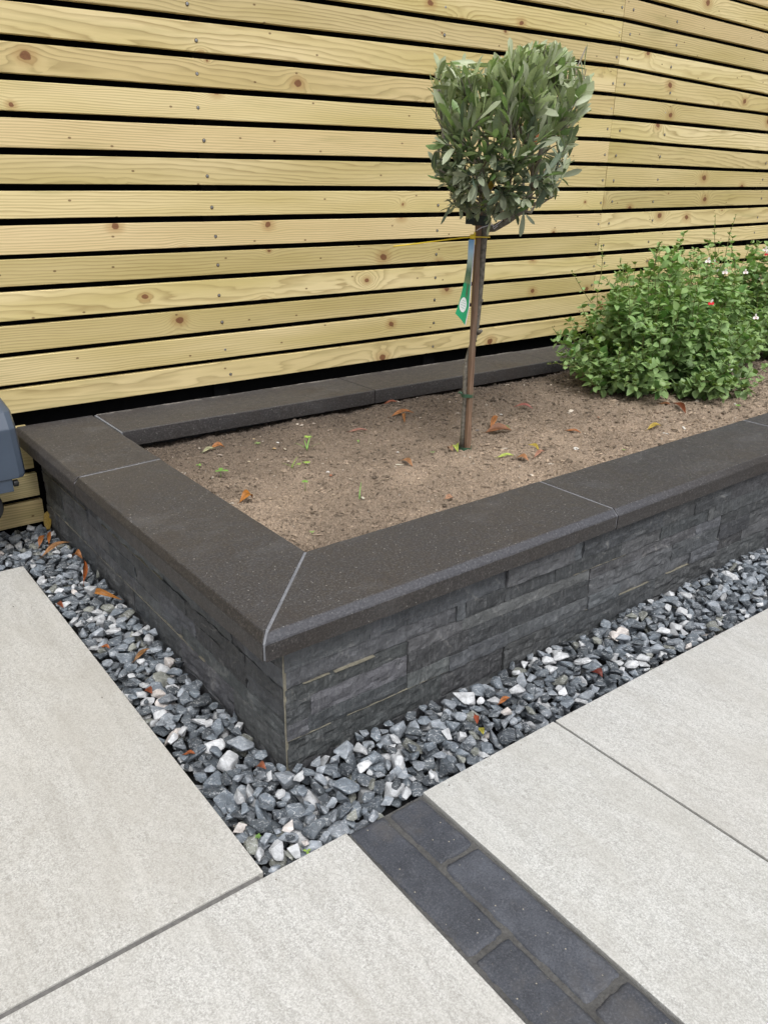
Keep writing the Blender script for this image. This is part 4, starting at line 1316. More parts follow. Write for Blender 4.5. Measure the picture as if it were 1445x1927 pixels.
# printed tag on a long yellow cable tie
tagroot = thing('plant_tag', tp(889, 442, -.02), 'long green and blue printed tag hanging from a yellow cable tie', 'plant tag')
b = MB()
path = [(740, 463.5, -.10), (775, 459.5, -.085), (810, 455, -.07), (845, 450.5, -.05), (870, 447.5, -.035), (888, 446, -.024), (903, 446, -.024), (917, 446.5, -.006), (921, 446.5, .016), (915, 446, .034), (897, 445, .030), (888, 446, -.002), (889, 446, -.02)]
b.tube([tp(*q) for q in path], [.0013] + [.0018] * 12, 6)
ca_ = tp(887, 446, -.027)
b.tube([tp(884, 446, -.026), tp(893, 445, -.026)], [.0062, .0068], 10)
b.build('cable_tie', M['yellow'], tagroot, smooth=True)
b = MB()
q = [tp(891.5, 436, -.024), tp(894.8, 437.5, -.022), tp(894.2, 460, -.022), tp(891.0, 461, -.024)]
b.add(q + [p + FH * .002 for p in q], [(3, 2, 1, 0), (4, 5, 6, 7), (0, 1, 5, 4), (1, 2, 6, 5), (2, 3, 7, 6), (3, 0, 4, 7)])
b.build('tag_eyelet', M['yellow'], tagroot)
# outline rows: left px, right px (front face), thin white edge turns with the twist
rows = [(451, 881.5, 892.0), (470, 880.5, 890.8), (490, 879.5, 889.0), (510, 876.5, 886.8), (530, 873.0, 885.0), (545, 869.8, 883.6), (570, 863.5, 881.6), (590, 856.5, 879.0)]
b = MB()
nr = len(rows)
vs, cs = [], []
yv0, yv1 = 451.0, 612.0
for i, (y, xl, xr) in enumerate(rows):
    tw = .006 * (i / nr)
    for k in range(7):
        t = k / 6
        py = y + (22 * t - 0 if i == nr - 1 else 10 * t * (i / (nr - 1)) ** 1.5 * 1.0)
        off = -.026 - .012 * (1 - t) * (i / nr) - .004 * math.sin(t * math.pi)
        vs.append(tp(xl + (xr - xl) * t - (0 if i < nr - 1 else 5 * t * t * .9), py, off))
        cs.append((t, i / (nr - 1), 0))
n1 = len(vs)
vs2 = [v + FH * .0009 for v in vs]
f = [(i * 7 + k, (i + 1) * 7 + k, (i + 1) * 7 + k + 1, i * 7 + k + 1) for i in range(nr - 1) for k in range(6)]
f2 = [tuple(n1 + j for j in reversed(q)) for q in f]
b.add(vs + vs2, f + f2, cs + cs)
b.build('printed_card', M['tag'], tagroot, smooth=True)
b = MB()
edge = [vs[i * 7 + 6] for i in range(nr)]
ev = []
for i, p in enumerate(edge):
    ev += [p, p + RH * .0022 + FH * .0005, p + RH * .0022 + FH * .0012, p + FH * .0009]
b.add(ev, [(i * 4 + k, (i + 1) * 4 + k, (i + 1) * 4 + (k + 1) % 4, i * 4 + (k + 1) % 4) for i in range(nr - 1) for k in range(4)])
b.build('card_edge', M['white'], tagroot)

# ================================================================== SAGE SHRUBS
sage_prof = [(0, .10), (.1, .62), (.28, 1.0), (.55, .86), (.8, .48), (1, .04)]
def sage(name_label, C, rad, hgt, nstem, seed, flowers, spikes=(), lean=(0, 0)):
    global rng
    keep, rng = rng, np.random.default_rng(seed)
    C = np.array(C, float); C[2] = float(soil_z(C[0], C[1]))
    root = thing('sage_shrub', C, name_label, 'shrub', 'red and white flowering sage shrubs')
    sb_, fb = MB(), MB()
    P_, T_, N_, L_, W_, Cc = [], [], [], [], [], []
    def leaves_on(pts, t0, step, size0, top):
        length = np.linalg.norm(np.diff(pts, axis=0), axis=1).sum()
        k = 0
        s = t0 * length
        ph = rng.random() * 3.14
        while s < length:
            p, d = along(pts, s / length)
            ax1 = np.cross(d, [.3, .5, .8]); ax1 /= np.linalg.norm(ax1); ax2 = np.cross(d, ax1)
            a = ph + k * 1.57
            frac = s / length
            sz = size0 * (1 - .45 * frac ** 3) * rng.uniform(.75, 1.2)
            for sg in (1, -1):
                if rng.random() < .08: continue
                lat = (math.cos(a) * ax1 + math.sin(a) * ax2) * sg
                dd = lat * .9 + d * .25 + np.array([0, 0, .10]) + rng.normal(size=3) * .16
                P_.append(p + lat * .004); T_.append(dd)
                nrm = np.array([0, 0, 1.0]) + rng.normal(size=3) * .42 + (p - C) * np.array([.5, .5, 0])
                N_.append(nrm); L_.append(sz); W_.append(sz * rng.uniform(.30, .42))
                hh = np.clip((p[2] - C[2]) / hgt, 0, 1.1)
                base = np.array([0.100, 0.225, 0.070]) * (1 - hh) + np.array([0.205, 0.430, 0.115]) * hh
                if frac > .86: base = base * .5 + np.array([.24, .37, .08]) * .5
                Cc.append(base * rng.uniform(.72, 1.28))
            s += step * rng.uniform(.8, 1.25); k += 1
        # tip rosette
        p = pts[-1]
        for j in range(3):
            a = rng.random() * 6.28
            P_.append(p); T_.append(np.array([math.cos(a), math.sin(a), .8])); N_.append(np.array([0, 0, 1]) + rng.normal(size=3) * .4)
            L_.append(size0 * .5); W_.append(size0 * .19); Cc.append(np.array([.16, .26, .055]) * rng.uniform(.8, 1.2))
    for i in range(nstem):
        az = rng.random() * 6.28
        rr_ = math.sqrt(rng.random())
        ex = np.array([math.cos(az), math.sin(az)]) * rad * rr_ * rng.uniform(.85, 1.12) + np.array(lean) * rng.random()
        top = hgt * (math.sqrt(max(0.0, 1 - .80 * rr_ ** 2))) * rng.uniform(.66, 1.12)
        if rr_ > .62: top *= rng.uniform(.25, 1.0)
        b0 = C + np.array([math.cos(az), math.sin(az), 0]) * rad * .26 * rng.random()
        b0[2] = C[2] - .005
        b3 = C + np.array([ex[0], ex[1], top])
        if b3[2] < C[2] + .035: b3[2] = C[2] + .035 + .02 * rng.random()
        b1 = b0 + np.array([ex[0] * .42, ex[1] * .42, top * .28]); b2 = b0 + np.array([ex[0] * .80, ex[1] * .80, top * .66])
        pts = []
        for t in np.linspace(0, 1, 8):
            pts.append(b0 * (1 - t) ** 3 + 3 * b1 * t * (1 - t) ** 2 + 3 * b2 * t * t * (1 - t) + b3 * t ** 3)
        pts = np.array(pts); pts[1:-1] += rng.normal(size=(6, 3)) * .004
        sb_.tube(pts, np.linspace(.0020, .0008, 8), 5, cap=False)
        leaves_on(pts, .28, .030, .045, top)
        # side shoots
        for k in range(int(rng.integers(2, 5))):
            t = rng.uniform(.35, .92)
            p, d = along(pts, t)
            sd2 = d * .5 + rng.normal(size=3) * .5 + np.array([ex[0], ex[1], .0]) * .8 + np.array([0, 0, .35])
            sd2 /= np.linalg.norm(sd2)
            q = p + sd2 * rng.uniform(.04, .09)
            if q[2] < C[2] + .02: continue
            pp = np.array([p, (p + q) / 2 + rng.normal(size=3) * .004, q])
            sb_.tube(pp, [.0011, .0009, .0006], 4, cap=False)
            leaves_on(pp, .2, .025, .040, top)
    for (p0, p1) in spikes:                  # thin flowering spikes above the mound
        p0, p1 = np.array(p0), np.array(p1)
        pts = np.array([p0, p0 * .6 + p1 * .4 + rng.normal(size=3) * .006, p0 * .3 + p1 * .7 + rng.normal(size=3) * .006, p1])
        sb_.tube(pts, [.0013, .0012, .001, .0007], 5, cap=False)
        leaves_on(pts[:3], .1, .05, .026, 1)
        for k in range(5):
            q, d = along(pts, .7 + .3 * k / 4)
            for sg in (1, -1):
                a = rng.normal(size=3) * .4 + [sg * .6, 0, .6]
                P_.append(q); T_.append(a); N_.append([0, .3, 1]); L_.append(.010); W_.append(.003); Cc.append(np.array([.17, .24, .06]))
    fb = MB()
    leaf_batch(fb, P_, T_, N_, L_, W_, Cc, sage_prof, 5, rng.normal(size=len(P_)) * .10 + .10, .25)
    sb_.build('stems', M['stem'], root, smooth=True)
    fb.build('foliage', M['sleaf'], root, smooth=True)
    print(name_label, len(P_))
    for (p, s, red) in flowers:
        b = MB()
        p = np.array(p)
        side = RH * rng.choice([-1, 1])
        wht, rd = (.82, .79, .76), (.62, .02, .03)
        # calyx + tube, two-lobed lower lip, hood
        b.tube([p + FH * .012 - [0, 0, .004], p, p - FH * .006 + [0, 0, .004]], [.0012, .0026, .0036], 7, (.70, .62, .55))
        pb = p - FH * .006 + np.array([0, 0, .003])
        LPp = [pb, pb, pb, pb + [0, 0, .001]]
        LTt = [side * .8 + [0, 0, -.55] - FH * .25, -side * .8 + [0, 0, -.55] - FH * .25, np.array([0, 0, 1.0]) - FH * .4 + side * .3, np.array([0, 0, -1.0]) - FH * .3]
        cols_ = [wht, wht, wht, rd] if not red else [rd, rd, wht, rd]
        leaf_batch(b, LPp, LTt, [-FH + [0, 0, .3]] * 4, np.array([.013, .013, .012, .010]) * s, np.array([.0056, .0056, .004, .0045]) * s, cols_, [(0, .3), (.4, .9), (.75, 1.0), (.95, .6), (1, .2)], 5, .15, .15)
        b.build('flower', M['petal'], root, smooth=True)
    rng = keep
    return root

C1 = at(1238, 722, 0.285)
C1 = np.array([C1[0] - .06, C1[1] - .03, 0])
sp = lambda px, py, off=0.0: onp(px, py, C1 + np.array([0, 0, .28]), off)
fl1 = [(sp(1336, 570, -.16), 1.0, True), (sp(1362, 512, .0), 1.0, False), (sp(1353, 508, .01), 1.1, False), (sp(1371, 692, -.22), 1.1, False), (sp(1257, 540, .02), 1.0, True), (sp(1330, 491, .08), 1.0, False), (sp(1343, 494, .08), .9, True), (sp(1420, 597, -.1), 1.0, False)]
sk1 = [(sp(1350, 520, .05), sp(1345, 408, .06)), (sp(1358, 520, .05), sp(1384, 405, .05)), (sp(1225, 520, .0), sp(1242, 458, .0)), (sp(1255, 520, .02), sp(1256, 490, .02)), (sp(1125, 540, -.02), sp(1131, 465, .0)), (sp(1112, 570, -.05), sp(1076, 512, -.05)), (sp(1160, 530, .05), sp(1166, 485, .05)), (sp(1330, 520, -.05), sp(1318, 476, -.04)), (sp(1300, 520, .0), sp(1297, 480, .0)), (sp(1080, 640, -.05), sp(1040, 618, -.05)), (sp(1100, 690, -.15), sp(1030, 686, -.15))]
sage('broad leafy green sage shrub in front, beside the bare soil', C1, .405, .485, 175, 21, fl1, sk1)
C3 = np.array([C1[0] + .58, C1[1] + .26, 0])
sp3 = lambda px, py, off=0.0: onp(px, py, C3 + np.array([0, 0, .28]), off)
sage('tall sage shrub at the back, between the front shrub and the fence', C3, .40, .52, 120, 23, [(sp3(1401, 512, -.2), 1.0, False)], [(sp3(1385, 520, -.1), sp3(1372, 452, -.1))])
C2 = at(1428, 668, 0.285)
sp2 = lambda px, py, off=0.0: onp(px, py, C2 + np.array([.15, 0, .28]), off)
fl2 = [(sp2(1430, 524, -.05), 1.0, False), (sp2(1441, 478, .0), 1.0, True), (sp2(1438, 470, .0), 1.2, False)]
sage('second leafy green sage shrub, cut off by the right edge of the photo', C2 + np.array([.17, .02, 0]), .44, .54, 130, 22, fl2, [(sp2(1432, 520, 0), sp2(1440, 470, 0))])

# ================================================================== WHEELED BOX at the left edge
ybin = 2.33
wb = thing('wheeled_box', (0.2, 2.42, 0.0), 'slate blue plastic wheeled bin with black wheel beside the planter, mostly outside the photo', 'wheeled bin')
def prism(profile, y0, y1, taper=0.0):
    n = len(profile)
    v = [(x, y0, z) for x, z in profile] + [(x, y1, z) for x, z in profile]
    f = [tuple(range(n)), tuple(range(2 * n - 1, n - 1, -1))] + [(i, n + i, n + (i + 1) % n, (i + 1) % n) for i in range(n)]
    return v, f
q = lambda px, py: ony(px, py, ybin)
pA, pB, pC, pD = q(53, 893), q(34, 806), q(30, 778), q(20, 757)
b = MB()
x_l = -0.30
secs = [(pA[2] - .006, pA[0] - .004, 0.0), (pA[2] + .004, pA[0], 0.0), (pB[2], pB[0], 0.0), (pC[2], pC[0] - .002, .028), (pD[2], pD[0] - .006, .075)]
vs = []
yb = 2.52
for z, x, back in secs:
    y0 = ybin + back
    r = .022
    vs += [(x_l, y0, z), (x - r, y0, z), (x - r * .3, y0 + r * .3, z), (x, y0 + r, z), (x, yb - .02, z), (x_l, yb - .02, z)]
f = [(i * 6 + k, i * 6 + (k + 1) % 6, (i + 1) * 6 + (k + 1) % 6, (i + 1) * 6 + k) for i in range(len(secs) - 1) for k in range(6)]
f += [(5, 4, 3, 2, 1, 0), tuple((len(secs) - 1) * 6 + k for k in range(6))]
b.add(vs, f)
b.build('body', M['plastic'], wb, bevel=.003)
b = MB()
s0, s1 = q(30, 902), q(29, 926)
b.box((x_l, ybin + .004, s1[2]), (s1[0], ybin + .15, pA[2] - .0065))
b.build('skirt', M['plastic'], wb, bevel=.003)
b = MB()
c = q(34, 911)
b.tube([(c[0] - .008, ybin + .012, c[2]), (c[0] + .004, ybin + .012, c[2])], [.010, .010], 14)
b.tube([(c[0] + .0035, ybin + .012, c[2]), (c[0] + .0065, ybin + .012, c[2])], [.0045, .004], 8)
b.build('axle_boss', M['rubber'], wb, smooth=False, bevel=.001)
wc = q(-26, 966); wr = np.linalg.norm(q(14, 964) - wc)
b = MB()
wy = ybin + .05
prof = [(-.022, .80), (-.022, .94), (-.016, 1.0), (.016, 1.0), (.022, .94), (.022, .80)]
n = 40
vs = []
for i in range(n):
    a = 2 * math.pi * i / n
    for dy, rs in prof: vs.append((wc[0] + wr * rs * math.cos(a), wy + dy, wc[2] + wr * rs * math.sin(a)))
b.add(vs, [(i * 6 + k, i * 6 + (k + 1) % 6, ((i + 1) % n) * 6 + (k + 1) % 6, ((i + 1) % n) * 6 + k) for i in range(n) for k in range(6)])
b.tube([(wc[0], wy - .015, wc[2]), (wc[0], wy + .015, wc[2])], [wr * .82, wr * .82], 32)
b.build('wheel', M['rubber'], wb)
b = MB()
h0 = q(-4, 752)
b.tube([(x_l, ybin + .085, h0[2]), (h0[0] - .02, ybin + .085, h0[2]), (h0[0], ybin + .09, h0[2]), (h0[0] + .004, ybin + .10, h0[2] - .006)], [.014, .014, .014, .009], 14)
b.build('handle_bar', M['rubber'], wb, smooth=True)

# ================================================================== LITTER, WEEDS AND CHIPS
dry_prof = [(0, .05), (.08, .25), (.3, .85), (.5, 1.0), (.75, .7), (.92, .25), (1, .02)]
BROWN, ORANGE, RUST, PINK, TAN, MUST = (.22, .092, .040), (.34, .135, .042), (.22, .06, .025), (.32, .15, .11), (.33, .17, .075), (.42, .30, .05)
YEL, PALE, LIME = (.55, .42, .08), (.58, .53, .44), (.42, .50, .10)

def dry_leaf(px, py, where, dx, dy, width, col, curl, label, lift=.0, group='dry fallen leaves', roll=.38, fold=.3):
    width *= 1.35
    """fallen leaf from pixel (px,py), running dx,dy pixels; lies on soil or gravel"""
    surf = lambda x, y: (float(soil_z(x, y)) + .003 if where == 's' else gravel_z(x, y))
    z = .285 if where == 's' else .006
    p0 = at(px - dx / 2, py - dy / 2, z); p1 = at(px + dx / 2, py + dy / 2, z)
    p0[2] = surf(p0[0], p0[1]) + .002; p1[2] = surf(p1[0], p1[1]) + .002 + lift
    d = p1 - p0; L = np.linalg.norm(d)
    d /= L
    up = np.array([0, 0, 1.0])
    sid = np.cross(up, d); sid /= np.linalg.norm(sid); nrm = np.cross(d, sid)
    sid, nrm = sid * math.cos(roll) + nrm * math.sin(roll), nrm * math.cos(roll) - sid * math.sin(roll)
    n = 10
    vs, cs = [], []
    hw = np.interp(np.linspace(0, 1, n + 1), [p for p, _ in dry_prof], [w for _, w in dry_prof]) * width / 2
    for i in range(n + 1):
        t = i / n
        c = p0 + d * L * t + nrm * curl * L * 4 * t * (1 - t) * .5 + sid * .06 * L * math.sin(t * 3)
        for k in range(-2, 3):
            s = k / 2
            vs.append(c + sid * hw[i] * s * math.cos(fold * s) + nrm * abs(s) ** 1.5 * hw[i] * fold * 1.6 + nrm * .0012 * math.sin(7 * t + 3 * s))
            cs.append(np.array(col) * (1.0 + .18 * math.sin(9 * t + s)) * (.62 if k == 0 else 1.0))
    f = [(i * 5 + k, i * 5 + k + 1, (i + 1) * 5 + k + 1, (i + 1) * 5 + k) for i in range(n) for k in range(4)]
    nv = len(vs)
    vs = np.array(vs)
    f += [tuple(nv + j for j in reversed(q)) for q in f]
    b = MB()
    b.add(np.vstack([vs, vs - nrm * .0006]), f, cs + cs)
    b.tube([p0 - d * L * .16 - nrm * .001, p0 + d * L * .02], [.0006, .0009], 5, np.array(col) * .6)
    o = b.build('fallen_leaf', M['dead'], smooth=True)
    tag(o, label, 'leaf', group)
    return o

for a in [
    (938, 816, 's', 48, -2, .028, BROWN, .18, 'largest brown fallen leaf on the soil, right of the stake foot'),
    (929, 804, 's', 14, -16, .014, ORANGE, .2, 'orange leaf standing up behind the largest brown leaf', .02),
    (985, 767, 's', 34, 4, .012, (.30, .10, .08), .3, 'curled dark pink leaf on the soil toward the big shrub'),
    (757, 783, 's', 42, -6, .014, ORANGE, .22, 'long orange leaf with a bare stalk, near the back coping'),
    (759, 791, 's', 3, 16, .009, ORANGE, .2, 'small orange leaf hanging off the long stalked leaf near the back coping'),
    (674, 814, 's', 34, -5, .008, PINK, .06, 'slender pinkish leaf lying left of the stalked orange leaf'),
    (950, 872, 's', 30, -2, .009, LIME, .12, 'narrow yellow green leaf on the soil by the front coping'),
    (982, 877, 's', 22, 6, .014, (.42, .20, .09), .45, 'curled orange and white leaf by the narrow yellow green leaf'),
    (1003, 857, 's', 18, 10, .011, YEL, .2, 'bright yellow leaf on the soil above the pink leaf'),
    (1013, 871, 's', 20, -12, .009, (.40, .20, .13), .15, 'pale pink leaf pointing up right, near the front coping'),
    (766, 881, 's', 20, 10, .013, (.38, .19, .09), .35, 'curled tan orange leaf beside a white sliver'),
    (857, 855, 's', 6, 16, .016, LIME, .3, 'crumpled lime yellow leaf in front of the stake foot'),
    (847, 856, 's', 8, 10, .012, (.40, .24, .15), .4, 'crumpled pinkish brown leaf left of the lime one at the stake'),
    (1078, 819, 's', 28, 3, .009, (.36, .14, .05), .1, 'slender orange leaf between stake and big shrub'),
    (1229, 812, 's', 26, -4, .012, MUST, .3, 'rolled amber leaf in front of the big shrub'),
    (1359, 745, 's', 30, 8, .014, MUST, .15, 'mustard leaf on the soil right of the big shrub'),
    (1276, 776, 's', 22, 22, .016, RUST, .1, 'rust brown leaf poking out from under the big shrub'),
    (1250, 768, 's', 22, 4, .012, BROWN, .1, 'dull brown leaf under the front of the big shrub'),
    (410, 843, 's', 26, -4, .015, ORANGE, .45, 'curled orange brown leaf by the left end of the back coping'),
    (393, 849, 's', 24, -6, .010, (.36, .35, .20), .2, 'faded grey green leaf beside the curled orange brown leaf'),
    (464, 950, 's', 24, -10, .018, (.40, .15, .02), .8, 'hooped orange leaf against the inner edge of the left coping'),
    (735, 758, 's', 24, 1, .011, RUST, .1, 'dark rust leaf in the shade under the back coping'),
    (720, 915, 's', 26, -4, .005, (.20, .15, .10), .05, 'thin dry twig like leaf lying on the soil in the middle'),
    (844, 952, 's', 16, -4, .012, (.40, .22, .13), .2, 'flat tan leaf touching the front coping'),
    (690, 766, 's', 4, 4, .004, TAN, .1, 'tiny tan scrap under the back coping joint'),
]:
    dry_leaf(*a[:9], lift=a[9] if len(a) > 9 else 0.0)
for a in [
    (106, 1035, 'g', 52, -22, .014, TAN, .18, 'long tan leaf lying on gravel at the far left corner of the planter', .010, .3),
    (148, 1058, 'g', 18, 4, .020, ORANGE, .9, 'tightly curled orange leaf on gravel beside the left wall', .004, .2),
    (161, 1088, 'g', 4, -24, .013, (.32, .085, .02), .15, 'upright rust orange leaf stuck in the gravel by the left wall', .024, .9),
    (95, 1014, 'g', 4, -18, .009, (.38, .13, .03), .1, 'small orange leaf standing in the gravel near the fence', .014, .4),
    (79, 1015, 'g', 12, -10, .012, (.34, .12, .03), .4, 'folded orange leaf in the gravel beneath the fence', .010, .3),
    (207, 1130, 'g', 48, 12, .013, (.42, .17, .035), 1.05, 'large arching orange leaf on the gravel beside the left wall', .0, .9),
    (111, 1138, 'g', 18, 12, .013, RUST, .3, 'rust leaf tucked against the edge of the left slab', .003, .2),
    (199, 1217, 'g', 16, 2, .009, (.32, .10, .03), .2, 'small rust leaf half buried in the gravel along the left slab', .002, .2),
    (268, 1239, 'g', 30, -16, .009, (.25, .12, .04), .1, 'slim brown leaf among grey stones beside the left wall', .004, .4),
    (281, 1303, 'g', 12, 8, .013, RUST, .3, 'crumpled dark rust leaf in the gravel midway along the left slab', .002, .3),
    (357, 1422, 'g', 22, 3, .008, (.30, .09, .03), .1, 'narrow rust leaf in the gravel beside the corner of the left slab', .002, .2),
    (492, 1451, 'g', 18, 10, .013, (.30, .10, .05), .4, 'reddish leaf in the gravel at the front corner of the planter', .002, .2),
    (1123, 1272, 'g', 20, 8, .016, (.14, .022, .012), .5, 'dark red crumpled leaf in the front gravel by the right slab', .004, .2),
    (948, 1326, 'g', 20, -8, .009, (.36, .12, .03), .15, 'small orange leaf in the front gravel', .003, .3),
    (895, 1358, 'g', 5, 14, .009, (.32, .07, .03), .2, 'red brown scrap of leaf between white stones in the front gravel', .004, .2),
    (905, 1377, 'g', 8, 14, .010, (.42, .38, .06), .2, 'yellow green scrap of leaf beside a pale stone in the front gravel', .004, .2),
]:
    dry_leaf(*a[:9], lift=a[9], roll=a[10])
# the ochre leaf that leans in the corner of fence and wall
b = MB()
p0, p1 = ony(92, 996, 2.545), ony(89, 961, 2.570)
leaf_batch(b, [p0], [p1 - p0], [-FH], [np.linalg.norm(p1 - p0)], [.0135], [(.36, .24, .045)], [(0, .4), (.2, .8), (.5, 1), (.8, .9), (.95, .5), (1, .1)], 8, .1, .3)
tag(b.build('fallen_leaf', M['dead'], smooth=True), 'broad ochre leaf leaning in the corner where wall meets fence', 'leaf', 'dry fallen leaves')

def chip(px, py, where, r, col, label, flat=.55, ring=False, name='pebble', stretch=1.0):
    z = .285 if where == 's' else .004
    p = at(px, py, z); p[2] = float(soil_z(p[0], p[1])) if where == 's' else gravel_z(p[0], p[1])
    b = MB()
    if ring:
        n, mm_ = 18, 8
        vs = [(p[0] + (r + r * .42 * math.cos(2 * math.pi * k / mm_)) * math.cos(2 * math.pi * i / n), p[1] + (r + r * .42 * math.cos(2 * math.pi * k / mm_)) * math.sin(2 * math.pi * i / n) * .9, p[2] + .004 + r * .42 * math.sin(2 * math.pi * k / mm_) + .35 * r * math.sin(2 * math.pi * i / n)) for i in range(n) for k in range(mm_)]
        b.add(vs, [(i * mm_ + k, ((i + 1) % n) * mm_ + k, ((i + 1) % n) * mm_ + (k + 1) % mm_, i * mm_ + (k + 1) % mm_) for i in range(n) for k in range(mm_)], col)
        o = b.build(name, M['chip'], smooth=True)
    else:
        V, Fs = protos[rng.integers(len(protos))]
        a = rng.random() * 6.28
        R = np.array(Matrix.Rotation(a, 3, 'Z'))
        b.add((V * [stretch, 1 / stretch ** .5, flat]) @ R.T * r + p + [0, 0, r * flat * .45 + .002], Fs, col)
        o = b.build(name, M['chip'])
    tag(o, label, 'pebble', 'loose stones on the soil')

WHT = (.66, .64, .60)
chip(1082, 860, 's', .0062, WHT, 'small white ring shaped shell near the front coping', ring=True, name='shell_ring')
chip(1073, 775, 's', .013, (.62, .56, .48), 'white stone on the soil in front of the big shrub')
chip(536, 843, 's', .0085, (.42, .36, .28), 'oval tan pebble in the left part of the soil', stretch=1.5)
chip(522, 834, 's', .0070, WHT, 'white pebble left of the oval tan pebble')
chip(516, 843, 's', .0080, (.48, .33, .17), 'ochre pebble beside the white pebble on the left soil')
chip(478, 824, 's', .0075, (.50, .38, .22), 'honey coloured pebble near the back coping')
chip(543, 871, 's', .0075, (.40, .33, .27), 'beige pebble beside the grassy seedling')
chip(898, 811, 's', .0090, (.22, .20, .19), 'smooth grey pebble right of the stake')
chip(943, 780, 's', .0068, WHT, 'white chip on the soil behind the largest brown leaf')
chip(683, 947, 's', .0080, (.55, .52, .42), 'cream pebble at the base of a grass blade')
chip(748, 857, 's', .0060, WHT, 'white chip left of the stake in mid soil')
chip(752, 883, 's', .0090, (.60, .57, .46), 'white sliver lying by a curled tan leaf', .35, stretch=1.9)
chip(617, 896, 's', .0080, (.60, .57, .54), 'white crumb beside a red brown crumb')
chip(622, 901, 's', .0080, (.34, .14, .08), 'red brown crumb beside a white crumb')
chip(1285, 811, 's', .0110, WHT, 'long white flake near the front coping, right of the amber leaf', .3, stretch=2.0)
chip(1249, 822, 's', .0090, WHT, 'short white flake below the amber leaf', .3, stretch=1.7)
chip(1382, 768, 's', .0110, (.60, .55, .50), 'pale flake on the soil at the right, by the coping', .3, stretch=2.0)
chip(415, 860, 's', .0080, (.45, .38, .32), 'beige stone below the curled orange brown leaf', stretch=1.4)
chip(468, 868, 's', .0060, (.55, .47, .33), 'yellowish pebble in the left soil')
chip(591, 796, 's', .0080, (.40, .34, .29), 'dusty pebble by the back coping')
chip(1124, 792, 's', .0070, (.40, .15, .08), 'brick red crumb on soil before the big shrub')
chip(660, 908, 's', .0090, (.44, .36, .27), 'buff pebble in the centre of the soil')

def seedling(px, py, label, n, L, col, blade=False, stem=.012, g='s', w=.32):
    z = .285 if g == 's' else .004
    p = at(px, py, z); p[2] = float(soil_z(p[0], p[1])) + .001 if g == 's' else gravel_z(p[0], p[1]) - .004
    root = MB()
    tip = p + np.array([rng.normal() * .002, rng.normal() * .002, stem])
    root.tube([p - [0, 0, .004], tip], [.0008, .0006], 5, np.array(col) * .7)
    if blade:
        for k in range(n):
            a = k * 2.4 + rng.random()
            leaf_batch(root, [p], [np.array([math.cos(a) * .7, math.sin(a) * .7, .8 if k else 1.6])], [[-math.cos(a), -math.sin(a), .6]], [L * rng.uniform(.7, 1.1)], [L * .035], [np.array(col) * rng.uniform(.8, 1.2)], [(0, .6), (.3, 1), (.7, .7), (1, .05)], 6, .35, .4)
    else:
        ph = rng.random() * 6
        for k in range(n):
            a = ph + k * 6.283 / n
            leaf_batch(root, [tip], [np.array([math.cos(a), math.sin(a), .25])], [[0, 0, 1.0]], [L * rng.uniform(.8, 1.15)], [L * w], [np.array(col) * rng.uniform(.8, 1.2)], [(0, .15), (.3, .8), (.6, 1), (.9, .6), (1, .2)], 5, .12, .2)
    o = root.build('weed_seedling', M['weed'], smooth=True)
    tag(o, label, 'weed', 'weed seedlings')
GR, GY = (.17, .34, .06), (.26, .40, .07)
seedling(416, 908, 'seedling with two wide green leaves near the left coping', 3, .020, (.13, .28, .05), stem=.018)
seedling(376, 878, 'tiny two leaved seedling just right of the left coping', 3, .010, GR)
seedling(550, 886, 'grassy weed with one upright blade in the left soil', 3, .045, GY, True)
seedling(579, 879, 'small round leaved weed right of the grassy weed', 5, .011, GY, stem=.008)
seedling(562, 879, 'very small weed touching the grassy weed', 4, .008, GY, stem=.007)
seedling(578, 849, 'spreading grassy weed behind the round leaved weed', 5, .050, GR, True, .004)
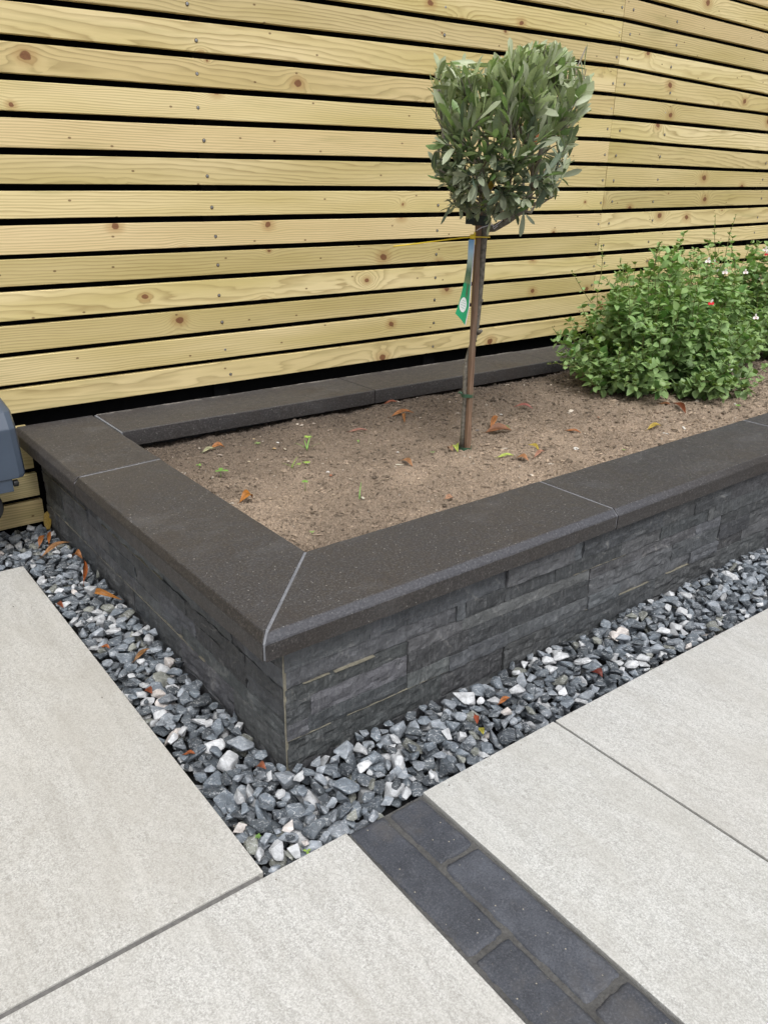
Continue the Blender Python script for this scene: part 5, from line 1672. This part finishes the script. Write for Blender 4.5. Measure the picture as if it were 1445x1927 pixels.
seedling(579, 836, 'bright clover like weed furthest back near the coping', 5, .014, GY, stem=.022)
seedling(575, 930, 'single stalked seedling standing alone in mid soil', 5, .011, GR, stem=.026)
seedling(673, 838, 'tiny two leaved sprout left of the stake', 2, .010, GR, stem=.006)
seedling(813, 859, 'low two leaved sprout just left of the stake foot', 3, .010, (.10, .26, .05), stem=.004)
seedling(676, 948, 'single thin grass blade in the centre front soil', 1, .045, GR, True)
seedling(950, 808, 'green sprout behind the largest brown leaf', 4, .016, (.12, .26, .05), stem=.008)
seedling(1173, 855, 'round green leaflet at the edge of the front coping', 1, .012, (.20, .34, .07), stem=.002, w=.5)
seedling(1387, 777, 'small weed on the far right soil beside the coping', 5, .012, GR, stem=.010)
seedling(590, 1018, 'minute sprout at the inner front corner of the planter', 3, .006, GR, stem=.004)
seedling(486, 838, 'feathery pale weed near the back coping', 6, .012, (.20, .30, .10), stem=.006, w=.18)
seedling(576, 1598, 'three leaved sprout in the gravel by the lower slab', 3, .008, (.20, .30, .06), stem=.010, g='g')
seedling(485, 1572, 'tiny moss green sprout in the gravel beside the left slab tip', 5, .006, (.12, .22, .05), stem=.005, g='g')

# a little blown grit on the slabs
b = MB()
for px, py, r in [(26, 1142, .0024), (193, 1313, .0016), (389, 1578, .0016), (150, 1420, .0011), (330, 1700, .0012), (560, 1760, .0014), (880, 1470, .0016), (845, 1478, .0021), (980, 1402, .0018),
                  (1100, 1340, .0022), (1180, 1300, .0016), (1260, 1530, .0013), (1225, 1790, .0012), (1400, 1440, .0014), (700, 1880, .0012), (440, 1555, .0022), (470, 1590, .0018), (520, 1655, .0020), (600, 1600, .0020), (640, 1585, .0014), (915, 1440, .0022)]:
    p = at(px, py, .0006)
    V, Fs = protos[rng.integers(len(protos))]
    b.add(V * r * np.array([1, 1, .7]) + p + [0, 0, r * .3], Fs, np.array([.12, .10, .085]) * rng.uniform(.5, 2.2))
tag(b.build('grit', M['chip']), 'specks of dark grit blown onto the pale slabs', kind='stuff')
